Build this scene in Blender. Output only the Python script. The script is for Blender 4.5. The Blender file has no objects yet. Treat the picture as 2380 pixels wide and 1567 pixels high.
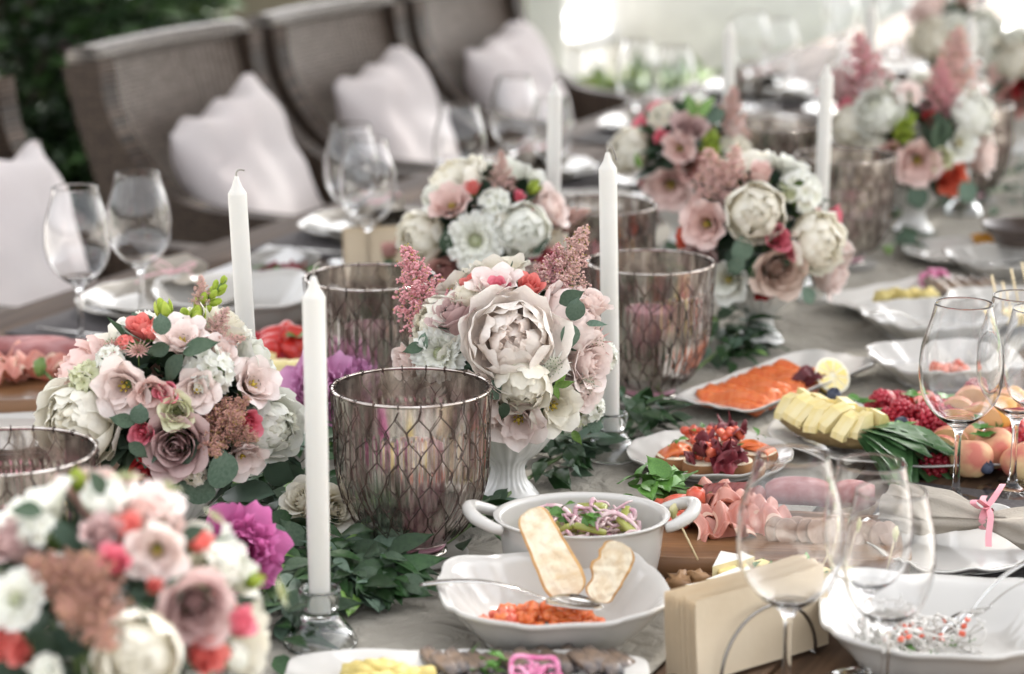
import bpy, bmesh, math, random
from mathutils import Vector, Matrix, Euler, noise, Quaternion
R = math.radians
rnd = random.Random(11)
U = rnd.uniform
sc = bpy.context.scene
COL = sc.collection
# ---------------------------------------------------------------- camera, world, sun, exposure
CAM_Z, TABLE_Z, PITCH, FPX, PW, PH = 1.58, 0.75, R(13.4), 5619.0, 2380.0, 1567.0
cam = bpy.data.cameras.new('camera'); camo = bpy.data.objects.new('camera', cam); COL.objects.link(camo)
camo.location = (0, 0, CAM_Z); camo.rotation_euler = (R(90) - PITCH, 0, 0)
cam.sensor_width = 36; cam.lens = FPX / PW * 36; cam.clip_start = .05; cam.clip_end = 400
cam.dof.use_dof = True; cam.dof.focus_distance = 2.62; cam.dof.aperture_fstop = 3.7; cam.dof.aperture_blades = 0
sc.camera = camo
w = bpy.data.worlds.new('World'); sc.world = w; w.use_nodes = True
SUN_EL, SUN_AZ = R(50), R(27)         # hazy sun behind and to the right; the unseen veranda roof shades the table, sky light reaches it from the open sides
nt = w.node_tree; bg = nt.nodes['Background']; sky = nt.nodes.new('ShaderNodeTexSky')
sky.sky_type = 'NISHITA'; sky.sun_disc = False; sky.sun_elevation = SUN_EL; sky.sun_rotation = SUN_AZ
sky.air_density = 1.0; sky.dust_density = 5.0; sky.ozone_density = 1.0
ov_ = nt.nodes.new('ShaderNodeHueSaturation'); ov_.inputs['Saturation'].default_value = .16      # thin even cloud: the sky's blue is washed out
nt.links.new(sky.outputs[0], ov_.inputs['Color']); nt.links.new(ov_.outputs[0], bg.inputs[0]); bg.inputs[1].default_value = 0.15
sl = bpy.data.lights.new('sun', 'SUN'); sl.energy = 3.6; sl.angle = R(1.5); sl.color = (1, .97, .93)
so = bpy.data.objects.new('sun', sl); COL.objects.link(so)
sdir = Vector((math.sin(SUN_AZ) * math.cos(SUN_EL), math.cos(SUN_AZ) * math.cos(SUN_EL), math.sin(SUN_EL)))
so.rotation_euler = sdir.to_track_quat('Z', 'Y').to_euler(); so.location = (2, 4, 6)
sc.view_settings.view_transform = 'Standard'; sc.view_settings.look = 'None'
sc.view_settings.gamma = 1; sc.view_settings.use_curve_mapping = False; sc.view_settings.exposure = 2.15
sc.render.engine = 'CYCLES'; sc.cycles.use_denoising = True
sc.cycles.max_bounces = 10; sc.cycles.transmission_bounces = 10; sc.cycles.transparent_max_bounces = 16
sc.cycles.diffuse_bounces = 3; sc.cycles.glossy_bounces = 4
sc.cycles.sample_clamp_indirect = 6; sc.cycles.blur_glossy = 0.5

# ---------------------------------------------------------------- pixel -> place
def ray(px, py):
    a = (px - PW / 2) / FPX; b = -(py - PH / 2) / FPX
    return Vector((a, math.cos(PITCH) + b * math.sin(PITCH), -math.sin(PITCH) + b * math.cos(PITCH)))
CAM = Vector((0, 0, CAM_Z))
def P(px, py, z=0.0):                    # the point at height z above the table top that shows at this pixel
    d = ray(px, py); t = (TABLE_Z + z - CAM_Z) / d.z
    return CAM + d * t
def mpp(p): return (Vector(p) - CAM).length / FPX      # metres per photograph pixel at a place
O = P(960, 1285); TA = R(25)
UX = Vector((math.sin(TA), math.cos(TA), 0)); VX = Vector((-math.cos(TA), math.sin(TA), 0))
def T(u, v, z=0.0): return O + UX * u + VX * v + Vector((0, 0, z))
def uv_of(p): d = Vector(p) - O; return d.dot(UX), d.dot(VX)

# ---------------------------------------------------------------- mesh helpers
class MB:
    def __init__(s): s.v = []; s.f = []; s.m = []; s.t = []
    def add(s, vf, mi=0, M=None, t=None):
        vs, fs = vf[0], vf[1]; o = len(s.v)
        tt = vf[2] if len(vf) > 2 else ([0.5 if t is None else t] * len(vs))
        if t is not None and len(vf) > 2: tt = [t] * len(vs)
        for p in vs: s.v.append(tuple(M @ Vector(p)) if M is not None else tuple(p))
        s.t += tt
        for f in fs: s.f.append([i + o for i in f]); s.m.append(mi)
        return s
    def mesh(s, name, mats, smooth=True, auto=None):
        me = bpy.data.meshes.new(name); me.from_pydata(s.v, [], s.f)
        if not isinstance(mats, (list, tuple)): mats = [mats]
        for m in mats: me.materials.append(m)
        me.polygons.foreach_set('material_index', s.m)
        me.polygons.foreach_set('use_smooth', [smooth] * len(s.f))
        a = me.attributes.new('t', 'FLOAT', 'POINT'); a.data.foreach_set('value', s.t)
        me.update()
        if auto is not None: me.set_sharp_from_angle(angle=R(auto))
        return me
def link(name, me, parent=None, M=None):
    o = bpy.data.objects.new(name, me); COL.objects.link(o)
    if parent is not None: o.parent = parent
    if M is not None: o.matrix_basis = M
    return o
def tag(o, label, cat, group=None, kind=None):
    if label: o['label'] = label
    if cat: o['category'] = cat
    if group: o['group'] = group
    if kind: o['kind'] = kind
    return o
def thing(name, label, cat, loc=(0, 0, 0), rz=0.0, group=None, M=None):
    o = bpy.data.objects.new(name, None); COL.objects.link(o); o.empty_display_size = .05
    o.matrix_basis = M if M is not None else Matrix.Translation(loc) @ Matrix.Rotation(rz, 4, 'Z')
    return tag(o, label, cat, group)
def TR(x, y, z, rz=0, s=1.0, rx=0, ry=0):
    S = Matrix.Diagonal((s, s, s, 1)) if not isinstance(s, (tuple, list)) else Matrix.Diagonal((*s, 1))
    return Matrix.Translation((x, y, z)) @ Euler((rx, ry, rz)).to_matrix().to_4x4() @ S
def align(p, axis, s=1.0, spin=0.0):     # local +Z along axis
    q = Vector(axis).normalized().to_track_quat('Z', 'Y').to_matrix().to_4x4()
    return Matrix.Translation(p) @ q @ Matrix.Rotation(spin, 4, 'Z') @ Matrix.Diagonal((s, s, s, 1))

def lathe(prof, n=32, flute=None, cap0=False, cap1=False):
    vs, fs = [], []
    for (r, z) in prof:
        for i in range(n):
            a = 2 * math.pi * i / n; rr = r * (flute(a, z) if flute else 1)
            vs.append((rr * math.cos(a), rr * math.sin(a), z))
    for k in range(len(prof) - 1):
        for i in range(n):
            j = (i + 1) % n; fs.append((k * n + i, k * n + j, (k + 1) * n + j, (k + 1) * n + i))
    if cap0: fs.append(tuple(range(n))[::-1])
    if cap1: fs.append(tuple((len(prof) - 1) * n + i for i in range(n)))
    return vs, fs
def smoothprof(pts, per=4):               # catmull-rom through profile points
    out = []; n = len(pts)
    for i in range(n - 1):
        p0, p1, p2, p3 = pts[max(i - 1, 0)], pts[i], pts[i + 1], pts[min(i + 2, n - 1)]
        for k in range(per):
            t = k / per
            out.append(tuple(.5 * ((2 * p1[d]) + (-p0[d] + p2[d]) * t + (2 * p0[d] - 5 * p1[d] + 4 * p2[d] - p3[d]) * t * t + (-p0[d] + 3 * p1[d] - 3 * p2[d] + p3[d]) * t ** 3) for d in range(len(p1))))
    out.append(tuple(pts[-1])); return out
def tube(pts, r, n=6, caps=True, flat=1.0):
    pts = [Vector(p) for p in pts]; vs, fs = [], []; N = len(pts)
    d0 = (pts[1] - pts[0]).normalized(); up = Vector((0, 0, 1)) if abs(d0.z) < .9 else Vector((1, 0, 0))
    x = d0.cross(up).normalized()
    for i, p in enumerate(pts):
        d = (pts[min(i + 1, N - 1)] - pts[max(i - 1, 0)]).normalized()
        x = (x - d * x.dot(d)).normalized(); y = d.cross(x)
        rr = r[i] if isinstance(r, (list, tuple)) else r
        for k in range(n):
            a = 2 * math.pi * k / n; vs.append(tuple(p + x * math.cos(a) * rr + y * math.sin(a) * rr * flat))
    for i in range(N - 1):
        for k in range(n):
            j = (k + 1) % n; fs.append((i * n + k, i * n + j, (i + 1) * n + j, (i + 1) * n + k))
    if caps: fs.append(tuple(range(n))[::-1]); fs.append(tuple((N - 1) * n + k for k in range(n)))
    return vs, fs
def grid(fn, nu, nv, thick=0.0):
    vs = [tuple(fn(i / nu, j / nv)) for i in range(nu + 1) for j in range(nv + 1)]; m = nv + 1
    fs = [(i * m + j, (i + 1) * m + j, (i + 1) * m + j + 1, i * m + j + 1) for i in range(nu) for j in range(nv)]
    if thick:                              # a closed slab: the same sheet again below, joined along the edge
        n0 = len(vs); vs += [(x, y, z - thick) for x, y, z in vs]; top = list(fs)
        fs += [tuple(i + n0 for i in f)[::-1] for f in top]
        edge = [i * m for i in range(nu + 1)] + [nu * m + j for j in range(1, m)] + [i * m + nv for i in range(nu - 1, -1, -1)] + [j for j in range(nv - 1, 0, -1)]
        for a, b in zip(edge, edge[1:] + edge[:1]): fs.append((a, b, b + n0, a + n0)[::-1])
    return vs, fs
def ball(r=1.0, n=10, m=7, sx=1, sy=1, sz=1, nz=0.0, fr=2.0, seed=0):
    vs, fs = [], []
    for j in range(m + 1):
        th = math.pi * j / m
        for i in range(n):
            a = 2 * math.pi * i / n; d = Vector((math.sin(th) * math.cos(a), math.sin(th) * math.sin(a), math.cos(th)))
            k = r * (1 + (nz * noise.noise(d * fr + Vector((seed * 3.7, seed, -seed))) if nz else 0))
            vs.append((d.x * k * sx, d.y * k * sy, d.z * k * sz))
    for j in range(m):
        for i in range(n):
            q = (i + 1) % n; fs.append((j * n + i, (j + 1) * n + i, (j + 1) * n + q, j * n + q))
    return vs, fs
def cbox(x, y, z, c=.002, base=False):     # chamfered box, centred (base: standing on z=0)
    bm = bmesh.new(); bmesh.ops.create_cube(bm, size=1)
    for v in bm.verts: v.co = Vector((v.co.x * x, v.co.y * y, (v.co.z + (.5 if base else 0)) * z))
    if c: bmesh.ops.bevel(bm, geom=list(bm.edges), offset=c, segments=1, affect='EDGES')
    vs = [tuple(v.co) for v in bm.verts]; bm.verts.index_update(); fs = [tuple(v.index for v in f.verts) for f in bm.faces]; bm.free()
    return vs, fs
def dish(rf, prof, n=64, wave=None):       # rings (scale, z[, rim weight]) of the outline rf(angle); closed at centre both ends
    vs, fs = [], []; K = len(prof)
    for p in prof:
        for i in range(n):
            a = 2 * math.pi * i / n; x, y = rf(a); wz = wave(a) * p[2] if (wave and len(p) > 2) else 0
            vs.append((x * p[0], y * p[0], p[1] + wz))
    for k in range(K - 1):
        for i in range(n):
            j = (i + 1) % n; fs.append((k * n + i, k * n + j, (k + 1) * n + j, (k + 1) * n + i))
    c0 = len(vs); vs.append((0, 0, prof[0][1])); vs.append((0, 0, prof[-1][1]))
    for i in range(n):
        j = (i + 1) % n; fs.append((c0, j, i)); fs.append((c0 + 1, (K - 1) * n + i, (K - 1) * n + j))
    return vs, [f[::-1] for f in fs]
def circ(rx, ry=None):
    ry = rx if ry is None else ry
    return lambda a: (rx * math.cos(a), ry * math.sin(a))
def superell(rx, ry, e=4.0, scal=0.0):
    def f(a):
        c, s = math.cos(a), math.sin(a); k = (abs(c) ** e + abs(s) ** e) ** (-1 / e)
        if scal: k *= 1 + scal * (math.exp(-((abs(math.sin(2 * a)) - .82) / .10) ** 2) * -1.0 + .5 * math.exp(-((abs(math.sin(2 * a)) - 1) / .05) ** 2))
        return rx * c * k, ry * s * k
    return f

# ---------------------------------------------------------------- materials (node based)
MATS = {}
def _new(name):
    m = bpy.data.materials.new(name); m.use_nodes = True; n = m.node_tree.nodes; l = m.node_tree.links
    return m, n, l, n['Principled BSDF']
def C4(c): return (c[0], c[1], c[2], 1)
def pm(name, c, rough=.5, c2=None, scale=8.0, bump=0.0, bscale=60.0, metal=0, spec=.5, coat=0, sss=0, stretch=(1, 1, 1), lo=.35, hi=.65, detail=4, objvar=0.0, rvar=0.0, coord='Object'):
    if name in MATS: return MATS[name]
    m, n, l, b = _new(name); b.inputs['Roughness'].default_value = rough; b.inputs['Metallic'].default_value = metal
    b.inputs['Specular IOR Level'].default_value = spec; b.inputs['Coat Weight'].default_value = coat; b.inputs['Coat Roughness'].default_value = .08
    if sss: b.inputs['Subsurface Weight'].default_value = sss; b.inputs['Subsurface Radius'].default_value = (.01, .006, .004); b.inputs['Subsurface Scale'].default_value = .6
    tc = n.new('ShaderNodeTexCoord'); mp = n.new('ShaderNodeMapping'); l.new(tc.outputs[coord], mp.inputs[0]); mp.inputs['Scale'].default_value = stretch
    nz = n.new('ShaderNodeTexNoise'); nz.inputs['Scale'].default_value = scale; nz.inputs['Detail'].default_value = detail; l.new(mp.outputs[0], nz.inputs['Vector'])
    cr = n.new('ShaderNodeValToRGB'); cr.color_ramp.elements[0].position = lo; cr.color_ramp.elements[1].position = hi
    c2 = c2 or tuple(x * .82 for x in c)
    cr.color_ramp.elements[0].color = C4(c); cr.color_ramp.elements[1].color = C4(c2); l.new(nz.outputs[0], cr.inputs[0])
    out = cr.outputs[0]
    if objvar:
        oi = n.new('ShaderNodeObjectInfo'); mr = n.new('ShaderNodeMapRange'); l.new(oi.outputs['Random'], mr.inputs[0])
        mr.inputs[3].default_value = 1 - objvar; mr.inputs[4].default_value = 1 + objvar
        hs = n.new('ShaderNodeHueSaturation'); l.new(mr.outputs[0], hs.inputs['Value']); l.new(out, hs.inputs['Color']); out = hs.outputs[0]
    l.new(out, b.inputs['Base Color'])
    if rvar:
        mr2 = n.new('ShaderNodeMapRange'); l.new(nz.outputs[0], mr2.inputs[0]); mr2.inputs[3].default_value = rough - rvar; mr2.inputs[4].default_value = rough + rvar; l.new(mr2.outputs[0], b.inputs['Roughness'])
    if bump:
        n2 = n.new('ShaderNodeTexNoise'); n2.inputs['Scale'].default_value = bscale; n2.inputs['Detail'].default_value = 5; l.new(mp.outputs[0], n2.inputs['Vector'])
        bp = n.new('ShaderNodeBump'); bp.inputs['Strength'].default_value = bump; bp.inputs['Distance'].default_value = .002; l.new(n2.outputs[0], bp.inputs['Height']); l.new(bp.outputs[0], b.inputs['Normal'])
    MATS[name] = m; return m
def petalm(name, base, tip, rough=.6, trans=.32, var=.07, vein=.12, mid=None):
    if name in MATS: return MATS[name]
    m, n, l, b = _new(name); b.inputs['Roughness'].default_value = rough; b.inputs['Specular IOR Level'].default_value = .3
    at = n.new('ShaderNodeAttribute'); at.attribute_name = 't'
    tc = n.new('ShaderNodeTexCoord'); nz = n.new('ShaderNodeTexNoise'); nz.inputs['Scale'].default_value = 3.0; nz.inputs['Detail'].default_value = 3; l.new(tc.outputs['Object'], nz.inputs['Vector'])
    ad = n.new('ShaderNodeMath'); ad.operation = 'MULTIPLY_ADD'; l.new(nz.outputs[0], ad.inputs[0]); ad.inputs[1].default_value = .5; l.new(at.outputs['Fac'], ad.inputs[2])
    sb = n.new('ShaderNodeMath'); sb.operation = 'SUBTRACT'; l.new(ad.outputs[0], sb.inputs[0]); sb.inputs[1].default_value = .25
    cr = n.new('ShaderNodeValToRGB'); cr.color_ramp.elements[0].color = C4(base); cr.color_ramp.elements[1].color = C4(tip); cr.color_ramp.elements[1].position = .95; l.new(sb.outputs[0], cr.inputs[0])
    if mid: e = cr.color_ramp.elements.new(mid[0]); e.color = C4(mid[1])
    oi = n.new('ShaderNodeObjectInfo'); mr = n.new('ShaderNodeMapRange'); l.new(oi.outputs['Random'], mr.inputs[0]); mr.inputs[3].default_value = 1 - var; mr.inputs[4].default_value = 1 + var * .6
    hs = n.new('ShaderNodeHueSaturation'); l.new(mr.outputs[0], hs.inputs['Value']); l.new(cr.outputs[0], hs.inputs['Color'])
    l.new(hs.outputs[0], b.inputs['Base Color'])
    tr = n.new('ShaderNodeBsdfTranslucent'); l.new(hs.outputs[0], tr.inputs[0]); mx = n.new('ShaderNodeMixShader'); mx.inputs[0].default_value = trans
    l.new(b.outputs[0], mx.inputs[1]); l.new(tr.outputs[0], mx.inputs[2]); l.new(mx.outputs[0], n['Material Output'].inputs[0])
    wv = n.new('ShaderNodeTexNoise'); wv.inputs['Scale'].default_value = 9; wv.inputs['Detail'].default_value = 4; l.new(tc.outputs['Object'], wv.inputs['Vector'])
    bp = n.new('ShaderNodeBump'); bp.inputs['Strength'].default_value = vein; bp.inputs['Distance'].default_value = .1; l.new(wv.outputs[0], bp.inputs['Height']); l.new(bp.outputs[0], b.inputs['Normal'])
    MATS[name] = m; return m
def glassm(name, tint=(1, 1, 1), rough=0.0, ior=1.45):
    if name in MATS: return MATS[name]
    m, n, l, b = _new(name); b.inputs['Base Color'].default_value = C4(tint); b.inputs['Roughness'].default_value = rough
    b.inputs['Transmission Weight'].default_value = 1; b.inputs['IOR'].default_value = ior
    MATS[name] = m; return m
def mercury(name):                          # silvered, blotched antique glass: mirror film worn through to clear glass
    m, n, l, b = _new(name); b.inputs['Metallic'].default_value = .95; b.inputs['Roughness'].default_value = .16
    tc = n.new('ShaderNodeTexCoord'); mp = n.new('ShaderNodeMapping'); mp.inputs['Scale'].default_value = (1, 1, .28); l.new(tc.outputs['Object'], mp.inputs[0])
    n1 = n.new('ShaderNodeTexNoise'); n1.inputs['Scale'].default_value = 55; n1.inputs['Detail'].default_value = 8; n1.inputs['Roughness'].default_value = .7; l.new(mp.outputs[0], n1.inputs['Vector'])
    c1 = n.new('ShaderNodeValToRGB'); c1.color_ramp.elements[0].position = .36; c1.color_ramp.elements[1].position = .62
    c1.color_ramp.elements[0].color = (.82, .78, .72, 1); c1.color_ramp.elements[1].color = (.24, .20, .175, 1); l.new(n1.outputs[0], c1.inputs[0]); l.new(c1.outputs[0], b.inputs['Base Color'])
    n2 = n.new('ShaderNodeTexNoise'); n2.inputs['Scale'].default_value = 24; n2.inputs['Detail'].default_value = 10; n2.inputs['Roughness'].default_value = .75; l.new(mp.outputs[0], n2.inputs['Vector'])
    c2 = n.new('ShaderNodeValToRGB'); c2.color_ramp.elements[0].position = .44; c2.color_ramp.elements[1].position = .56
    c2.color_ramp.elements[0].color = (.04, .04, .04, 1); c2.color_ramp.elements[1].color = (.34, .34, .34, 1); l.new(n2.outputs[0], c2.inputs[0])
    tr = n.new('ShaderNodeBsdfTransparent'); tr.inputs[0].default_value = (.92, .90, .87, 1)
    gl = n.new('ShaderNodeBsdfGlossy'); gl.inputs['Roughness'].default_value = .06; fr = n.new('ShaderNodeFresnel'); fr.inputs[0].default_value = 1.5
    m1 = n.new('ShaderNodeMixShader'); l.new(fr.outputs[0], m1.inputs[0]); l.new(tr.outputs[0], m1.inputs[1]); l.new(gl.outputs[0], m1.inputs[2])
    m2 = n.new('ShaderNodeMixShader'); l.new(c2.outputs[0], m2.inputs[0]); l.new(b.outputs[0], m2.inputs[1]); l.new(m1.outputs[0], m2.inputs[2])
    l.new(m2.outputs[0], n['Material Output'].inputs[0]); return m
def wicker(name, c, c2, ax='X', rough=.45):            # woven strands run across, staves upright; ax = the panel's own horizontal axis
    m, n, l, b = _new(name); b.inputs['Roughness'].default_value = rough; b.inputs['Specular IOR Level'].default_value = .35
    tc = n.new('ShaderNodeTexCoord'); sp = n.new('ShaderNodeSeparateXYZ'); cb = n.new('ShaderNodeCombineXYZ'); l.new(tc.outputs['Object'], sp.inputs[0])
    l.new(sp.outputs[ax], cb.inputs[0]); l.new(sp.outputs['Z'], cb.inputs[1])
    br = n.new('ShaderNodeTexBrick'); br.inputs['Scale'].default_value = 42; br.inputs['Mortar Size'].default_value = .10; br.inputs['Mortar Smooth'].default_value = 1; br.inputs['Row Height'].default_value = .42; br.inputs['Brick Width'].default_value = .85
    br.inputs['Color1'].default_value = C4(c); br.inputs['Color2'].default_value = C4(c2); br.inputs['Mortar'].default_value = C4(tuple(x * .18 for x in c)); l.new(cb.outputs[0], br.inputs['Vector'])
    wv = n.new('ShaderNodeTexWave'); wv.bands_direction = 'X'; wv.inputs['Scale'].default_value = 17.5; wv.inputs['Distortion'].default_value = .6; wv.inputs['Detail Scale'].default_value = 3; l.new(cb.outputs[0], wv.inputs['Vector'])
    mr = n.new('ShaderNodeMapRange'); l.new(wv.outputs['Fac'], mr.inputs[0]); mr.inputs[3].default_value = .45; mr.inputs[4].default_value = 1.25
    mu = n.new('ShaderNodeMix'); mu.data_type = 'RGBA'; mu.blend_type = 'MULTIPLY'; mu.inputs[0].default_value = 1; l.new(br.outputs['Color'], mu.inputs[6]); l.new(mr.outputs[0], mu.inputs[7])
    l.new(mu.outputs[2], b.inputs['Base Color'])
    bp = n.new('ShaderNodeBump'); bp.inputs['Strength'].default_value = .7; bp.inputs['Distance'].default_value = .004; bp.invert = True
    l.new(br.outputs['Fac'], bp.inputs['Height']); l.new(bp.outputs[0], b.inputs['Normal']); return m
# ---------------------------------------------------------------- flowers
def petal(L, W, a0, a1, r0=.05, z0=0.0, wrap=.5, cup=.0, ruf=.0, notch=.06, top=.35, p=1.0, seed=0, nu=6, nv=6, t0=0.0, t1=1.0, base=.35):
    rg = random.Random(seed); ph = rg.uniform(0, 6); k1 = rg.uniform(4, 7); ph2 = rg.uniform(0, 6); k2 = rg.uniform(6, 10)
    a0, a1 = R(a0), R(a1); vs, ts = [], []; M = 24; rho, h, cl = r0, z0, [(r0, z0, a0)]
    for i in range(M):
        a = a0 + (a1 - a0) * ((i + .5) / M) ** p; rho += math.sin(a) * L / M; h += math.cos(a) * L / M; cl.append((rho, h, a))
    def cen(s):
        s = max(0, min(1, s)) * M; i = min(int(s), M - 1); f = s - i
        return [cl[i][d] * (1 - f) + cl[i + 1][d] * f for d in range(3)]
    for i in range(nu + 1):
        for j in range(nv + 1):
            s = i / nu; t = 2 * j / nv - 1
            se = s * (1 - top * abs(t) ** 2.2 * .9) + notch * s * (math.sin(t * k2 + ph2) * .6 + .5 * math.sin(t * k2 * 2.3 + ph)) * (.6 + .4 * abs(t)); se = max(0, min(1, se))
            rho, h, a = cen(se)
            wd = W * (base + (1 - base) * math.sin(math.pi / 2 * min(1, s / .62))) * (1 if s < .7 else 1 - .25 * ((s - .7) / .3) ** 2)
            off = ruf * se ** 2 * math.sin(t * k1 + ph) * (.4 + .6 * abs(t)) - cup * W * t * t * se
            rr = rho + math.cos(a) * off; hh = h - math.sin(a) * off
            phi = wd * t / max(abs(rho), .16)
            phi = max(-2.2, min(2.2, phi))
            x = rr * (1 - wrap) + wrap * rr * math.cos(phi); y = wd * t * (1 - wrap) + wrap * rr * math.sin(phi)
            vs.append((x, y, hh)); ts.append(t0 + (t1 - t0) * se)
    m = nv + 1
    fs = [(i * m + j, (i + 1) * m + j, (i + 1) * m + j + 1, i * m + j + 1) for i in range(nu) for j in range(nv)]
    return vs, fs, ts
def RZ(a): return Matrix.Rotation(a, 4, 'Z')
def beads(pts, r):                          # octahedra
    vs, fs = [], []
    for (p, k) in pts:
        o = len(vs); q = r * k; x, y, z = p
        vs += [(x + q, y, z), (x - q, y, z), (x, y + q, z), (x, y - q, z), (x, y, z + q), (x, y, z - q)]
        for a, b in ((0, 2), (2, 1), (1, 3), (3, 0)): fs.append((o + a, o + b, o + 4)); fs.append((o + b, o + a, o + 5))
    return vs, fs
GREEN = pm('sepal_green', (.10, .17, .04), .55, (.16, .24, .06), 20)
STEM = pm('stem_green', (.09, .15, .045), .5, (.13, .2, .06), 30)
YEL = pm('stamen_yellow', (.55, .42, .05), .6, (.35, .25, .03), 40)
DARKC = pm('throat_dark', (.10, .055, .035), .6, (.2, .12, .06), 20)
COLS = {  # kind of petal: base colour, tip colour
 'cream': ((.85, .77, .56), (.91, .88, .79)), 'white': ((.82, .82, .65), (.92, .92, .87)), 'blushpeony': ((.93, .76, .67), (.93, .88, .82)),
 'ivorygreen': ((.60, .62, .30), (.80, .80, .58)), 'mauve': ((.46, .27, .26), (.69, .52, .50)), 'latte': ((.56, .38, .29), (.78, .63, .54)),
 'blush': ((.76, .47, .40), (.87, .67, .62)), 'palepink': ((.88, .66, .59), (.91, .81, .77)), 'coral': ((.70, .13, .11), (.82, .27, .24)),
 'hotpink': ((.76, .11, .18), (.86, .30, .37)), 'red': ((.32, .015, .02), (.45, .035, .04)), 'magenta': ((.52, .05, .26), (.76, .26, .54)),
 'orchid': ((.60, .14, .38), (.82, .46, .70)), 'astpink': ((.88, .50, .53), (.86, .44, .48)), 'astpale': ((.86, .62, .57), (.86, .58, .54)), 'astdust': ((.62, .34, .27), (.66, .38, .32)), 'dusty': ((.48, .22, .19), (.66, .40, .36)), 'orange': ((.72, .10, .05), (.82, .20, .12)), 'lime': ((.30, .42, .04), (.46, .55, .10))}
def PM(col): b, t = COLS[col]; return petalm('petal_' + col, b, t)
TEMPL = {}
def template(kind, col, var=0):
    """(core mesh, [(petal mesh, matrix)...]) of unit radius, axis +Z, mouth near z=1"""
    key = (kind, col, var)
    if key in TEMPL: return TEMPL[key]
    rg = random.Random(hash_(key)); pt = []; core = MB(); mats = [PM(col) if col in COLS else GREEN, GREEN, YEL, DARKC]
    def add(ps, ang, tilt=0.0): pt.append((ps, RZ(ang) @ Matrix.Rotation(tilt, 4, 'Y')))
    if kind == 'rose':
        N = 26
        for k in range(N):
            f = k / (N - 1); hi = f > .72
            add(petal(.78 + .30 * f, .17 + .52 * f, -10 + 24 * f, -6 + (100 if hi else 46) * f ** 1.5, .04 + .44 * f ** .95, .30 * (1 - f) , wrap=1 - .25 * f, ruf=.02 + .04 * f, notch=.03, top=.28, p=1 + 2.2 * f, seed=rg.random(), nu=6, nv=6, t0=.12 * f, t1=.55 + .45 * f), k * 2.39996 + rg.uniform(-.2, .2))
        core.add(ball(.34, 8, 6, sz=1.3), 1, TR(0, 0, .1))
    elif kind == 'sprayrose':
        N = 17
        for k in range(N):
            f = k / (N - 1)
            add(petal(.95 + .25 * f, .16 + .55 * f, -8 + 26 * f, -6 + 52 * f ** 1.6, .05 + .40 * f, .28 * (1 - f), wrap=1 - .2 * f, ruf=.03, notch=.03, p=1 + 2 * f, seed=rg.random(), nu=5, nv=5, t0=.2, t1=.5 + .5 * f), k * 2.39996)
        core.add(ball(.38, 8, 6, sz=1.1), 1, TR(0, 0, .02))
        for k in range(5): core.add(petal(.8, .16, 75, 10, .2, -.25, wrap=.4, top=.9, seed=k, nu=4, nv=2), 1, RZ(k * 1.256))
    elif kind == 'peony':
        sd = lambda: rg.random()
        for k in range(7): add(petal(1.25, .66, 100 - rg.uniform(0, 14), 4 + rg.uniform(-14, 26), .12, -.05, wrap=.45, cup=.18, ruf=.08, notch=.06, seed=sd(), nu=7, nv=9, t0=.3, t1=1.0), k * .9 + rg.uniform(-.2, .2))
        for k in range(8): add(petal(1.30, .60, 92, -34 + rg.uniform(-14, 18), .12, 0, wrap=.5, cup=.12, ruf=.08, notch=.08, seed=sd(), nu=8, nv=9, t0=.2, t1=.97), k * .785 + .3 + rg.uniform(-.2, .2))
        for k in range(9): add(petal(1.25, .52, 84, -58 + rg.uniform(-12, 16), .10, .05, wrap=.5, cup=.06, ruf=.10, notch=.11, seed=sd(), nu=8, nv=9, t0=.1, t1=.85), k * .698 + rg.uniform(-.3, .3))
        for k in range(9): add(petal(1.12, .42, 66, -70 + rg.uniform(-16, 26), .09, .10, wrap=.4, cup=.04, ruf=.12, notch=.14, seed=sd(), nu=7, nv=9, t0=.05, t1=.66), k * .698 + rg.uniform(-.4, .4))
        for k in range(16): add(petal(.85 * rg.uniform(.85, 1.15), .28, 40, -60 + rg.uniform(-20, 50), .02 + .013 * k, .18, wrap=.25, cup=.04, ruf=.13, notch=.18, seed=sd(), nu=6, nv=7, t0=0, t1=.42), rg.uniform(0, 6.28))
        core.add(ball(.42, 10, 7, sz=.8), 0, TR(0, 0, .2), t=.5)
    elif kind == 'pompon':                      # double peony: a dome of many narrow ragged petals
        for k in range(7): add(petal(1.15, .5, 92, 20 + rg.uniform(-14, 20), .12, -.05, wrap=.4, cup=.12, ruf=.08, notch=.10, seed=rg.random(), nu=6, nv=8, t0=.2, t1=1), k * .9)
        for k in range(64):
            f = (k + .5) / 64; el = 84 * f ** .6; add(petal(rg.uniform(.85, 1.1), rg.uniform(.14, .24), el * .8 + 6, el * .55 - 28 + rg.uniform(-18, 18), .06 + .06 * f, .10 * (1 - f), wrap=.2, cup=.12, ruf=.07, notch=.16, seed=rg.random(), nu=5, nv=5, t0=.0, t1=1), k * 2.39996 + rg.uniform(-.2, .2))
        core.add(ball(.4, 10, 7), 0, TR(0, 0, .1), t=.1)
    elif kind == 'globe':                       # half-open peony: incurved bowl of broad petals
        sd = lambda: rg.random()
        for lay, (n, L, W, b0, b1, r0) in enumerate(((6, 1.6, .74, 96, -28, .12), (6, 1.62, .66, 92, -62, .10), (7, 1.5, .56, 84, -78, .08), (7, 1.3, .44, 66, -80, .06))):
            for k in range(n): add(petal(L, W, b0, b1 + rg.uniform(-8, 10), r0, -.1 + .06 * lay, wrap=.55, cup=.12, ruf=.10, notch=.10, seed=sd(), nu=7, nv=9, t0=.1, t1=1 - .12 * lay), k * 6.283 / n + lay * .4 + rg.uniform(-.15, .15))
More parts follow.
